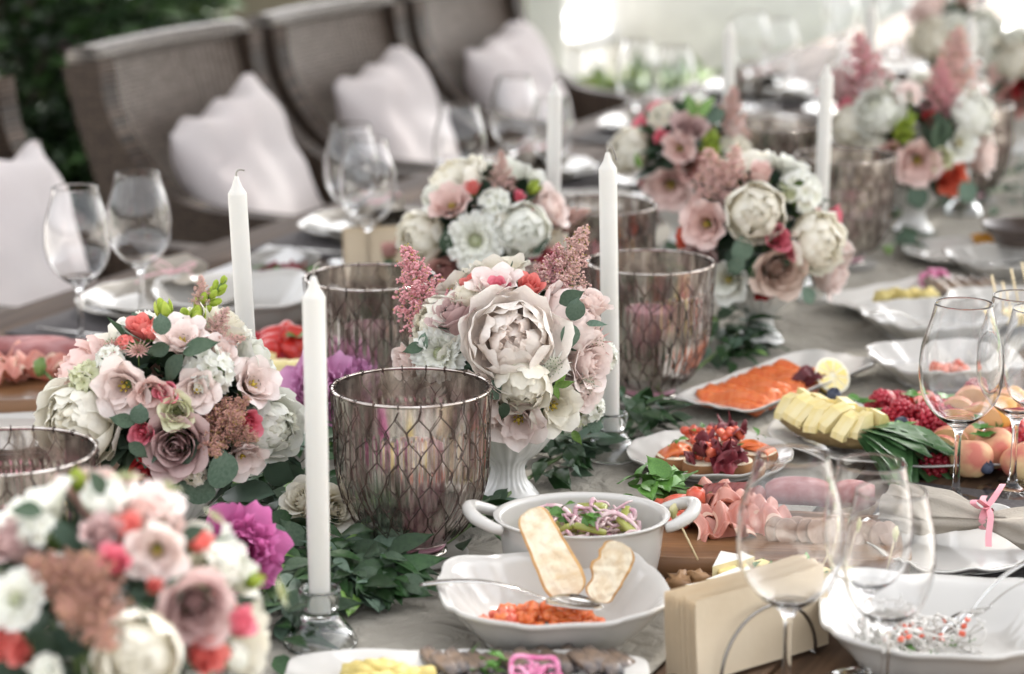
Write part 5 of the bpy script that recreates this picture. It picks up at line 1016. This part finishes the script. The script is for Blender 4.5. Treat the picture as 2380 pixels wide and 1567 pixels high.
for k in range(16): link('pepper_fleck', fk, nd2, TR(g.uniform(-.04, .05), g.uniform(-.035, .03), g.uniform(.012, .034), g.uniform(0, 6), 1, g.uniform(0, 2)))
herb(nd2, 14, .05, .012, .0, seed=21, zz=.012)
spoon(P(2420, 1290, .10), P(2185, 1482, .026), 'silver serving spoon with its bowl down among the glass noodles', 0)
spoon(P(2440, 1340, .09), P(2240, 1440, .03), 'second silver spoon leaning on the noodle bowl rim', .3)
# ---- linen napkin tied with pink ribbon on plate and mat, both sides of the table
MATM = pm('woven_grey_mat', (.075, .068, .068), .9, (.11, .10, .10), 200, spec=.15, bump=.5, bscale=400); MATMESH = MB().add(cbox(.44, .32, .003, .001)).mesh('placemat', MATM)
NAPL = pm('taupe_linen', (.36, .32, .265), .9, (.30, .265, .22), 20, bump=.4, bscale=400); RIB = pm('pink_satin_ribbon', (.70, .27, .31), .4, (.76, .36, .40), 20)
def napkin_roll():
    def fn(i, j):
        s = 2 * i - 1; a = 2 * math.pi * j; k = .30 + .70 * min(1, abs(s) * 2.2) ** .8; fl = 1 + .5 * max(0, s - .2)
        return (.095 * s, .034 * k * fl * math.cos(a) + .004 * math.sin(9 * a) * k, .019 + .017 * k * math.sin(a) + .003 * math.sin(5 * a + 4 * s) * k)
    return MB().add(grid(fn, 36, 40)).mesh('folded_cloth', NAPL)
ROLL = napkin_roll()
def bow():
    b = MB()
    def strip(ps, w=.0075):
        ps = smoothprof(ps, 5); vs = []; n = len(ps)
        for i, p in enumerate(ps): vs += [(p[0] - w / 2, p[1], p[2]), (p[0] + w / 2, p[1], p[2] + .001)]
        b.add((vs, [(2 * i, 2 * i + 1, 2 * i + 3, 2 * i + 2) for i in range(n - 1)]))
    ring = [(0, .0145 * math.cos(a), .019 + .0125 * math.sin(a)) for a in [6.283 * k / 16 for k in range(17)]]; strip(ring, .009)
    strip([(0, 0, .033), (.006, .02, .048), (.004, .04, .050), (.0, .022, .036), (0, 0, .033)]); strip([(0, 0, .033), (-.006, -.02, .046), (-.004, -.036, .046), (0, -.02, .036), (0, 0, .033)])
    strip([(0, 0, .033), (.012, -.022, .030), (.016, -.038, .012), (.02, -.048, .003)]); strip([(0, 0, .033), (-.012, .02, .034), (-.02, .05, .03), (-.028, .07, .02)]); return b.mesh('ribbon', RIB)
BOW = bow()
def napkin_roll_at(p, rz, lab, s=1.0):
    t = thing('linen_napkin', lab, 'napkin', p, rz, 'linen napkins tied with ribbon', M=TR(p[0], p[1], p[2], rz, s)); link('folded_cloth', ROLL, t); link('ribbon', BOW, t, TR(0, 0, .004, 0, .82))
PL1, PL2 = plate_mesh(.135, .135, CREAMC), plate_mesh(.112, .112, CHINA); 
def mat_at(p, lab): M = Matrix.Translation(p) @ Matrix((UX, VX, Vector((0, 0, 1)))).transposed().to_4x4(); return tag(link('placemat', MATMESH, None, M), lab, 'placemat', 'woven grey placemats')
mr_ = P(2300, 1290, 0); mr_.z = TABLE_Z + .0025
mat_at(mr_, 'dark grey woven placemat under the ribboned napkin and sharp wine glasses')
put('dinner_plate', plate_mesh(.11, .11, e=3.2, scal=.06), P(2235, 1290, .003) + Vector((0, 0, .002)), 'white scalloped plate half hidden under the ribboned linen napkin', 'plate', .4)
napkin_roll_at(P(2290, 1262, .016) + Vector((0, 0, .004)), R(-30), 'taupe linen napkin tied with a pink ribbon before the sharp wine glass', 1.15)
# ---- nearest platter with potatoes, mushrooms and onion
pq = P(1085, 1610, .014); pq.z = TABLE_Z + .0065
put('oblong_platter', plate_mesh(.165, .072, e=6), pq, 'oblong white platter of potatoes, herring and pink onion cut by the frame', 'platter', R(-1))
POT = pm('yellow_potato', (.54, .42, .12), .55, (.64, .53, .20), 25, bump=.2); pot = lumps('potato_piece', POT, .013, 4, .4, (1.1, .9, .8))
for k in range(20):
    put('potato_piece', pot[k % 4], P(830 + 14 * (k % 12) + rg.uniform(-8, 8), 1562 + 14 * (k // 6) + rg.uniform(-3, 3), .020 + .008 * (k % 2)), 'chunk of boiled yellow potato on the nearest oblong platter', 'potato', k, 'potato pieces on the nearest platter')
HER = pm('silvery_herring', (.21, .145, .10), .35, (.06, .056, .06), 30, coat=.3, lo=.42, hi=.6)
he = MB().add(grid(lambda i, j: ((i - .5) * .022 * (1 - .3 * (2 * j - 1) ** 2), (j - .5) * .04, .004 + .006 * math.sin(math.pi * i) + .002 * math.sin(5 * j)), 10, 10, .004)).mesh('herring_slice', HER)
for k in range(18):
    put('herring_slice', he, P(1010 + 27 * k, 1543 + 8 * math.sin(k * .35) + (k % 2) * 9 + (max(0, k - 10)) * 1.6, .020 + .004 * math.sin(k)), 'silvery brown herring slice on the nearest oblong platter', 'herring', .5 + .1 * math.sin(k * 2), 'herring slices on the nearest platter', rx=.25, ry=.3)
PONI = pm('pickled_onion', (.58, .10, .27), .35, (.74, .34, .48), 40)
po_ = thing('pickled_onion', 'curled pink pickled onion on the nearest oblong platter', 'onion', P(1243, 1562, .03))
for k in range(9):
    r = .010 + .002 * k; link('onion_strip', MB().add(tube([(r * math.cos(a), r * .6 * math.sin(a), .004 * math.sin(3 * a + k)) for a in [k + 4.5 * i / 14 for i in range(15)]], .0026, 6, flat=.5)).mesh('onion_strip', PONI), po_, TR(rg.uniform(-.008, .008), rg.uniform(-.006, .006), rg.uniform(-.006, .010), k, 1, rg.uniform(-.7, .7)))
hb5 = thing('parsley_sprig', 'parsley between potatoes and onion on the nearest platter', 'herbs', P(1130, 1565, .02)); herb(hb5, 14, .02, .014, 0, seed=44)
# ---- the far right of the table: platters and bowls out of focus
put('oblong_platter', plate_mesh(.150, .075, e=5), P(2120, 702, .012) + Vector((0, 0, -.012 + .0065)), 'blurred oblong platter of yellow potatoes and pink onion near the cream-peony vase', 'platter', R(38))
for k in range(16): put('potato_piece', pot[k % 4], P(2050 + 16 * (k % 8), 690 + 14 * (k // 8) - 3 * (k % 3), .022 + .012 * (k // 8 == 0)), 'chunk of yellow potato heaped on the far oblong platter', 'potato', k, 'potato pieces on the far platter')
for k in range(9): put('herring_slice', he, P(2175 + 16 * k, 672 + 6 * (k % 2), .022), 'dark herring slice on the far oblong platter', 'herring', .5, 'herring slices on the far platter', rx=.5, s=1.2)
po2 = thing('pickled_onion', 'pink pickled onion heap on the far oblong platter', 'onion', P(2172, 650, .03))
for k in range(8):
    r = .010 + .002 * k; link('onion_strip', MB().add(tube([(r * math.cos(a), r * .7 * math.sin(a), .005 * math.sin(3 * a + k)) for a in [k + 4.5 * i / 12 for i in range(13)]], .003, 6, flat=.6)).mesh('onion_strip', PONI), po2, TR(0, 0, .004 * (k % 3), k, 1, rg.uniform(-.8, .8)))
SHAL = plate_mesh(.098, .092, e=3.2, zs=1.7, scal=.05)
put('square_dish', SHAL, P(2160, 782, .006) + Vector((0, 0, .001)), 'empty-looking white scalloped bowl with spoon before the far potato platter', 'bowl', R(20), s=1.0)
spoon(P(2025, 730, .075), P(2190, 775, .02), 'silver spoon handle lying over the far white scalloped bowl')
put('square_dish', SHAL, P(2190, 885, .006) + Vector((0, 0, .001)), 'white scalloped dish half hidden behind the sharp wine glass', 'bowl', R(12), s=1.0)
dsf = thing('beet_salad', 'dark red salad bits in the bowl behind the sharp wine glass', 'food', P(2195, 868, .018))
for k in range(12): link('tomato_piece', tc_, dsf, TR(rg.uniform(-.03, .03), rg.uniform(-.02, .02), rg.uniform(0, .012), k, .8))
put('side_plate', PL2, P(2250, 608, .001), 'blurred white plate with a small orange dish beside it', 'plate')
put('square_dish', SHAL, P(2340, 640, .001), 'blurred white scalloped bowl of picks beyond the sharp wine glass', 'bowl', .2, s=1.0)
put('sauce_cup', MB().add(lathe([(.0005, .004), (.018, .004), (.026, .028), (.028, .030), (.026, .031), (.022, .022), (.0005, .021)], 24)).mesh('sauce_cup', pm('amber_sauce', (.62, .28, .03), .25)), P(2292, 590, .012), 'small cup of amber orange sauce on the far white plate', 'cup')
for k, (px, py) in enumerate([(2305, 640), (2350, 625), (2375, 610), (2330, 655)]):
    A, B = at(px, py, 3.2), at(px + 18, py + 90, 3.15); t = thing('cocktail_pick', 'blurred bamboo pick standing upright beyond the sharp wine glass', 'pick', B, group='far cocktail picks')
    link('stick', MB().add(tube([(0, 0, 0), tuple(A - B)], .0014, 6)).mesh('stick', PICK), t)
put('square_dish', SHAL, P(2345, 745, .001), 'blurred white scalloped bowl holding the upright bamboo picks', 'bowl', 0, s=.95)
for k in range(8): put('cheese_cube', cc, P(2310 + 12 * k, 735 - 6 * (k % 2), .03), 'pale cheese cube under the far upright picks', 'cheese', k, 'cheese cubes under far picks')
DARKB = pm('dark_stoneware', (.045, .03, .025), .3, (.07, .05, .04), 20)
for k in range(3): put('dark_bowl', MB().add(lathe(smoothprof([(.0005, .006), (.04, .008), (.062, .024), (.066, .034), (.063, .033), (.05, .016), (.04, 0), (.0005, 0)], 3), 40)).mesh('dark_bowl', DARKB), P(2375, 568, .001 + .022 * k), 'dark brown stoneware bowl in the stack at the far table edge', 'bowl', k, 'stacked dark bowls')
for px, py in ((2405, 1010),): pass
# ---- left half of the table
def lbl(k, s): return s
for k in range(5):
    u = .87 + .685 * k; w_ = ['at the edge behind the salami board', 'before the pale pink cushion', 'before the middle wicker chair', 'before the chair by the white post', 'at the far table end'][k]
    mat_at(T(u, .86, .0025), 'dark grey woven placemat ' + w_)
    put('dinner_plate', PL1, T(u, .88, .0045), 'wide beige dinner plate ' + w_, 'plate', 0, 'beige dinner plates'); put('side_plate', PL1, T(u + .004, .88, .0125), 'upper beige plate of the pair ' + w_, 'plate', .5, 'beige dinner plates', s=.92)
    napkin_roll_at(T(u + .05, .89, .022), R(100), 'taupe linen napkin with pink ribbon on plates ' + w_, 1.1)
    kn = MB().add(tube([(0, 0, .002), (.09, 0, .002), (.1, 0, .002), (.21, 0, .002)], [.004, .0045, .005, .007], 6, flat=.25)).mesh('knife', SILVER)
    tag(link('knife', kn, None, Matrix.Translation(T(u - .19, .98, .006)) @ RZ(R(-25))), 'silver knife on the placemat ' + w_, 'knife', 'knives on the placemats')
for i, (u, v, big, lab) in enumerate([(1.20, .70, 1, 'wine glass before the pale pink cushion beside the far cream napkins'), (1.33, .80, 1, 'second wine glass before the pale pink cushion'), (1.62, .74, 1, 'wine glass standing before the white cushion'), (1.93, .70, 0, 'small wine glass behind the white-flowered bouquet'), (2.02, .82, 1, 'wine glass before the middle wicker chair'), (2.62, .72, 1, 'large wine glass before the cushion by the white post'), (2.70, .84, 1, 'second wine glass before the chair by the white post'), (3.25, .70, 1, 'far wine glass over the lime-budded bouquet'), (3.38, .82, 1, 'far wine glass catching the light near the white post'), (3.60, .40, 0, 'far small wine glass near the blurred candle'), (3.95, .62, 1, 'farthest wine glass in the bright background'), (4.05, .8, 1, 'far wine glass at the bright table end'), (4.5, .55, 1, 'last wine glass before the lawn'), (4.3, .25, 1, 'far wine glass near the farthest candles'), (3.0, .45, 0, 'far small wine glass among plates')]):
    glass_at(T(u, v, .002), WG_BIG if big else WG_SM, lab)
for i, (u, v, z, me, lab) in enumerate([(1.95, .62, .002, PL2, 'white plate behind the white-flowered bouquet'), (2.25, .60, .002, PL2, 'white plate beyond the white-flowered bouquet by the candle'), (2.62, .52, .002, PL2, 'far white plate near the blurred bouquet'), (3.05, .72, .002, PL1, 'far beige plate near the white post'), (3.35, .55, .002, PL2, 'far white plate in bright light'), (3.8, .45, .002, PL2, 'far white plate near the candles'), (4.2, .7, .002, PL2, 'farthest white plate at the table end'), (2.9, .60, .002, PL2, 'white plate between far glasses'), (3.6, .78, .002, PL2, 'white plate at the far chair')]): put('serving_plate', me, T(u, v, z), lab, 'plate', i, 'serving plates far down the table')
# white napkin sheet, grey salad bowl, white shallow bowl
WN = pm('white_paper', (.78, .77, .76), .8)
def bent(i, j): return ((i - .5) * .20, (j - .5) * .15, .004 + .045 * i * i + .006 * math.sin(5 * j))
put('menu_card', MB().add(grid(bent, 16, 10, .001)).mesh('menu_card', WN), P(540, 660, .002), 'white folded paper sheet behind the tall candle', 'paper', R(30))
GB = pm('grey_stoneware', (.34, .32, .29), .4, (.28, .265, .24), 20)
put('salad_bowl', MB().add(lathe(smoothprof([(.0005, .008), (.03, .010), (.052, .034), (.058, .050), (.060, .051), (.059, .047), (.052, .028), (.034, .002), (.0005, 0)], 3), 44)).mesh('salad_bowl', GB), P(660, 668, .001), 'grey stoneware bowl of dark salad between candle and glass', 'bowl')
sl2 = thing('dark_salad', 'dark leafy salad in the grey stoneware bowl', 'food', P(660, 660, .03) + Vector((0, .02, 0))); herb(sl2, 26, .036, .026, 0, seed=51)
for q in range(5): link('lettuce', FR[q % 3], sl2, TR(rg.uniform(-.02, .02), rg.uniform(-.02, .02), .004, q, 1.2))
put('shallow_bowl', BOWL, P(560, 760, .001), 'white shallow scalloped bowl beyond the snapdragon bouquet', 'bowl', .3, s=1.25)
put('side_plate', PL2, P(640, 715, .001), 'white plate behind the white shallow scalloped bowl', 'plate')
put('fruit_platter', plate_mesh(.13, .11), P(660, 868, .001), 'white platter of strawberries, raspberries and melon behind the tall candle', 'platter')
for k in range(16):
    px, py = 590 + (k % 6) * 24, 800 + (k // 6) * 16
    put(*(('strawberry', STB) if k % 2 else ('raspberry', RB)), P(px, py, .035 - .006 * (k // 6)), 'red strawberry on the platter with yellow melon' if k % 2 else 'red raspberry on the platter with yellow melon', 'strawberry' if k % 2 else 'raspberry', k, 'strawberries by the melon' if k % 2 else 'raspberries by the melon', 1.25, rx=.8, ry=.5 * math.sin(k))
MEL = pm('yellow_melon', (.80, .66, .24), .4, (.84, .74, .40), 12); mc = MB().add(cbox(.030, .030, .034, .003)).mesh('melon_cube', MEL)
for k in range(5): put('melon_cube', mc, P(610 + 38 * (k % 4), 868 - 26 * (k // 4), .022), 'pale yellow melon block in front of the strawberries', 'melon', .2 * k, 'melon blocks')
t = thing('mint_sprig', 'bright green mint on the strawberries behind the candle', 'mint', P(690, 785, .05), group='mint by the melon')
for q in range(5): link('mint_leaf', MINT, t, TR(0, 0, 0, q * 1.25, .022, 0, -.4))
lb = P(70, 905, .02); lb.z = TABLE_Z + .001
b2 = thing('serving_board', 'thick wooden board of salami and ham behind the snapdragon bouquet', 'board', lb, R(5)); link('board_slab', MB().add(dish(superell(.15, .085, 5), bprof, 72)).mesh('board_slab', OLIVEW, auto=40), b2)
for k, (px, py, rz) in enumerate([(30, 850, .3), (70, 870, 1.2), (120, 875, .5), (20, 885, 2), (170, 870, .1)]): put('ham_slice', ham_fold(k + 20), P(px, py, .026), 'folded ham slice on the wooden board behind the snapdragon bouquet', 'ham', rz, 'ham on the left board')
put('cured_sausage', sg_, P(150, 850, .024), 'pale pink cured sausage on the board behind the snapdragon bouquet', 'sausage', R(5), s=1.1)
put('cured_sausage', sg_, P(60, 838, .024), 'second cured sausage beside the folded ham at the edge', 'sausage', R(8), s=1.05)
put('side_plate', plate_mesh(.12, .12, e=3.2, scal=.06), P(20, 1020, .001), 'white scalloped plate at the edge before the cream peony', 'plate')
fs_ = thing('fallen_flower_stem', 'loose green bud stem lying over the plate beside the board', 'stem', P(150, 930, .02)); link('stalk', MB().add(tube([(0, 0, 0), (-.012, .01, .02), (-.032, .02, .036)], .0022, 6)).mesh('stalk', STEM), fs_); link('bud_head', MB().add(ball(.009, 8, 6, 1, 1, 1.4, nz=.4)).mesh('bud_head', GREEN), fs_, TR(-.034, .021, .04))
# far cream napkins in a holder
q0 = P(805, 660, 0); NM2 = napkin_mesh(.15, .083)
for k in range(10): tag(link('paper_napkin', NM2, None, Matrix.Translation(q0) @ RZ(R(12)) @ Matrix.Translation((0, .0036 * k, .001))), 'cream folded paper napkin in the blurred stack behind the pink astilbe', 'napkin', 'far cream paper napkins')
ff = thing('rose_spray', 'small red and blush rose spray in front of the far cream napkins', 'flower', P(905, 655, .02)); link('rose', whole('sprayrose', 'dusty'), ff, TR(0, 0, .04, 0, .02)); link('rose', whole('sprayrose', 'red'), ff, TR(.02, 0, .055, 0, .014)); link('stalk', MB().add(tube([(0, 0, -.02), (0, 0, .04)], .002, 5)).mesh('stalk', STEM), ff)

far_spots = [(4.6, .35), (4.75, .62), (4.9, .8), (5.05, .45), (5.2, .7), (5.4, .3), (5.5, .58), (5.65, .82), (5.85, .4), (6.0, .65), (6.2, .3), (6.3, .8), (5.0, .12), (5.5, -.02), (4.4, -.1), (4.9, -.25)]
for i, (u, v) in enumerate(far_spots):
    glass_at(T(u, v, .002), WG_BIG if i % 3 else WG_SM, 'sunlit blurred wine glass at the bright far end of the table')
    if i % 2 == 0: put('serving_plate', PL2, T(u + .1, v - .1, .002), 'sunlit white plate at the bright far end of the table', 'plate', i, 'sunlit far plates')
# ================================================================ background
def shrub(name, lab, c, rx, ry, h, n, mats, seed, flowers=None, L=(.05, .11)):
    g = random.Random(seed); t = thing(name, lab, 'shrub', c, group='shrubs behind the chairs'); b = MB(); ks = list(mats)
    for k in range(n):
        z = h * g.random(); a = g.uniform(0, 6.283); q = math.sqrt(g.uniform(.25, 1)) * (1 - .25 * (z / h) ** 3); ctr = Vector((rx * q * math.cos(a), ry * q * math.sin(a), z))
        d = Vector((math.cos(a) + g.uniform(-.9, .9), math.sin(a) + g.uniform(-.9, .9), g.uniform(-.5, .9))).normalized(); l = g.uniform(*L); sd = d.cross(Vector((g.uniform(-1, 1), g.uniform(-1, 1), 1))).normalized() * l * .26; up = d.cross(sd).normalized() * l * .12
        b.add(([tuple(ctr), tuple(ctr + d * l * .5 + sd - up), tuple(ctr + d * l), tuple(ctr + d * l * .5 - sd - up)], [(0, 1, 2), (0, 2, 3)]), g.randrange(len(ks)))
    o = link('foliage', b.mesh('foliage', ks, smooth=False), t); o['kind'] = 'stuff'
    st = MB()
    for k in range(8): a = k * .785; st.add(tube([(.04 * math.cos(a), .04 * math.sin(a), 0), (rx * .4 * math.cos(a), ry * .4 * math.sin(a), h * .5), (rx * .6 * math.cos(a), ry * .6 * math.sin(a), h * .85)], [.02, .012, .005], 6))
    link('branches', st.mesh('branches', pm('bark', (.09, .065, .045), .8)), t).name = 'branching_stem'
    for k in range(flowers[0] if flowers else 0):
        a = g.uniform(3.3, 6.1); z = h * g.uniform(.25, .98); q = 1.0
        link('blossom', whole('rose', flowers[1]), t, align((rx * q * math.cos(a), ry * q * math.sin(a), z), (math.cos(a), math.sin(a), .4), g.uniform(.03, .045)))
    return t
G1 = pm('shrub_leaf_dark', (.018, .045, .014), .5, (.035, .075, .025), 3); G2 = pm('shrub_leaf_mid', (.04, .09, .022), .5, (.07, .14, .04), 3); G3 = pm('shrub_leaf_light', (.10, .17, .03), .5, (.17, .22, .05), 3)
shrub('rose_shrub', 'dark green rose shrub with a few pink blooms beside the first chair', (-1.55, 6.3, 0), .75, .6, 1.45, 9500, [G1, G2, G2, G1], 1, (6, 'magenta'))
shrub('rose_shrub', 'leafy green shrub in front of the olive wall', (-1.25, 7.1, 0), .45, .5, 1.15, 6000, [G2, G2, G1, G3], 2, (4, 'orchid'))
shrub('rose_shrub', 'dense low dark shrub under the first chair', (-1.15, 5.75, 0), .45, .4, .72, 5000, [G1, G1, G1, G2], 3)
shrub('rose_shrub', 'dark shrub at the edge behind the cut-off chair', (-1.9, 5.6, 0), .7, .6, 1.3, 6500, [G1, G1, G2], 4, (2, 'magenta'))
shrub('flowering_shrub', 'sunlit yellow-green shrub above the dark hedge', (-2.0, 9.0, 0), 1.1, .6, .62, 4000, [G3, G2, G3], 5, None, (.06, .12))
wallm = pm('olive_plaster', (.155, .135, .095), .85, (.125, .11, .078), 2, bump=.3, bscale=40)
wl = link('garden_wall', MB().add(cbox(2.2, .25, 1.5, .01, True)).mesh('garden_wall', wallm), None, TR(-1.04, 9.3, 0, R(-4))); tag(wl, 'olive brown plastered low wall behind the wicker chairs', 'wall')
cp_ = link('wall_post', MB().add(cbox(.13, .13, 1.5, .01, True)).mesh('wall_post', pm('pale_olive_paint', (.34, .34, .25), .6)), None, TR(-1.02, 8.0, 0)); tag(cp_, 'pale olive square post between shrub and brown wall', 'post')
wp = thing('veranda_post', 'white square veranda post behind the third wicker chair', 'post', (.105, 7.6, 0)); PAINT = pm('white_paint', (.72, .74, .68), .5, (.68, .70, .64), 4)
link('shaft', MB().add(cbox(.12, .12, 2.6, .008, True)).mesh('shaft', PAINT), wp, TR(0, 0, .12)); link('plinth', MB().add(cbox(.18, .18, .12, .008, True)).mesh('plinth', PAINT), wp)
# lawn and bright terrace beyond
sheet('lawn', 1.2, 60, 12.6, 120, .004, lawnm)
CLOTH = pm('white_tablecloth', (.80, .80, .79), .8)
def clothtable(p, rx, ry, lab, rz=0):
    t = thing('cloth_table', lab, 'table', p, rz, 'white-clothed tables in the background')
    n = 72; vs, fs = [], []; prof = [(0, .75), (.5, .75), (.97, .75), (1.0, .74), (1.0, .5), (1.02, .25), (1.03, .03)]
    for (s, z) in prof:
        for i in range(n): a = 6.283 * i / n; x, y = superell(rx, ry, 6)(a); w_ = 1 + (.03 * math.cos(14 * a) * (.74 - z) / .7 if z < .74 else 0); vs.append((x * s * w_, y * s * w_, z))
    for k in range(len(prof) - 1):
        for i in range(n): j = (i + 1) % n; fs.append((k * n + i, k * n + j, (k + 1) * n + j, (k + 1) * n + i))
    link('tablecloth', MB().add((vs, fs)).mesh('tablecloth', CLOTH), t)
    lgm = MB().add(tube([(0, 0, 0), (0, 0, .73)], .03, 8)).mesh('leg', wood)
    for sx in (-1, 1):
        for sy in (-1, 1): link('leg', lgm, t, TR(sx * rx * .85, sy * ry * .85, 0))
    return t
clothtable((1.15, 10.2, 0), .7, .45, 'white-clothed table just right of the white post', R(-25)); clothtable((2.1, 9.6, 0), .8, .5, 'white-clothed table behind the far candles', R(-25)); clothtable((.2, 12.0, 0), .6, .5, 'farther white-clothed table near the lawn', R(-20)); clothtable((3.2, 12.2, 0), 1.2, .6, 'farthest white-clothed table at the corner', R(-20))
gi = 0
for (x, y, lab) in [(.8, 10.0, 'on the cloth table by the post'), (1.0, 10.15, 'on the cloth table by the post'), (1.3, 10.1, 'on the cloth table by the post'), (1.45, 10.3, 'on the cloth table by the post'), (1.8, 9.4, 'on the cloth table behind the candles'), (2.0, 9.6, 'on the cloth table behind the candles'), (2.3, 9.5, 'on the cloth table behind the candles'), (2.5, 9.8, 'on the cloth table behind the candles')]:
    tag(link('wine_glass', WG_BIG, None, TR(x, y, .7515)), 'tiny blurred wine glass ' + lab, 'wine glass', 'background glasses ' + lab)
WCH = pm('white_chair_paint', (.74, .74, .73), .45)
def bchair(p, rz, lab):
    t = thing('garden_chair', lab, 'chair', p, rz, 'white garden chairs in the background')
    link('seat', MB().add(cbox(.42, .42, .04, .01)).mesh('seat', WCH), t, TR(0, 0, .45))
    for sx in (-1, 1):
        for sy in (-1, 1): link('leg', MB().add(tube([(sx * .18, sy * .18, 0), (sx * .17, sy * .17, .45)], .016, 8)).mesh('leg', WCH), t)
        link('back_post', MB().add(tube([(sx * .18, .19, .45), (sx * .19, .25, .92)], .015, 8)).mesh('back_post', WCH), t)
    for z in (.6, .75, .9): link('back_slat', MB().add(cbox(.38, .02, .07, .005)).mesh('back_slat', WCH), t, TR(0, .205 + (z - .45) * .12, z))
for i, (x, y, r_) in enumerate([(.30, 10.2, .6), (1.85, 10.4, -2.2), (1.3, 11.0, 2.6), (2.9, 9.9, -1.8), (.1, 10.9, 1.2), (2.2, 11.0, 3.3), (2.6, 12.8, .4), (4.3, 12.0, 2.0)]): bchair((x, y, 0), r_, 'white slatted garden chair ' + ['left of the cloth table by the post', 'right of the cloth table by the post', 'behind the cloth table by the post', 'at the table behind the far candles', 'at the table near the lawn', 'between the farther cloth tables', 'left of the farthest cloth table', 'right of the farthest cloth table'][i])
for i, (x, y, h_) in enumerate([(2.35, 11.3, .55), (1.75, 11.9, .5), (3.3, 11.0, .6), (.62, 8.9, .42), (1.25, 8.6, .40)]): shrub('lawn_shrub', ['bright green shrub on the lawn behind the candles', 'yellow-green shrub on the lawn near the corner', 'green shrub at the lawn corner', 'light green low shrub beside the white post', 'low yellow-green shrub beyond the far table glasses'][i], (x, y, 0), .38, .35, h_, 1500, [G3, G3, G2], 20 + i, None, (.08, .16))

# ---- veranda roof over the table (out of frame; added and trimmed to shade it and give the glass contrast)
vr = thing('unseen_veranda_roof', 'unseen dark timber veranda roof added to shade the long table', 'roof', T(3.42, .65, 1.95), -TA)
RW = pm('dark_stained_timber', (.12, .085, .06), .7, (.09, .06, .042), 6, stretch=(4, .5, 4)); bdm = MB().add(cbox(.19, 6.06, .02, .003)).mesh('roof_board', RW)
for k in range(19): link('roof_board', bdm, vr, TR(-1.8 + .2 * k, 0, .12))
bmm = MB().add(cbox(3.8, .10, .16, .006)).mesh('beam', RW)
for k in range(6): link('beam', bmm, vr, TR(0, -2.93 + 1.17 * k, .02))
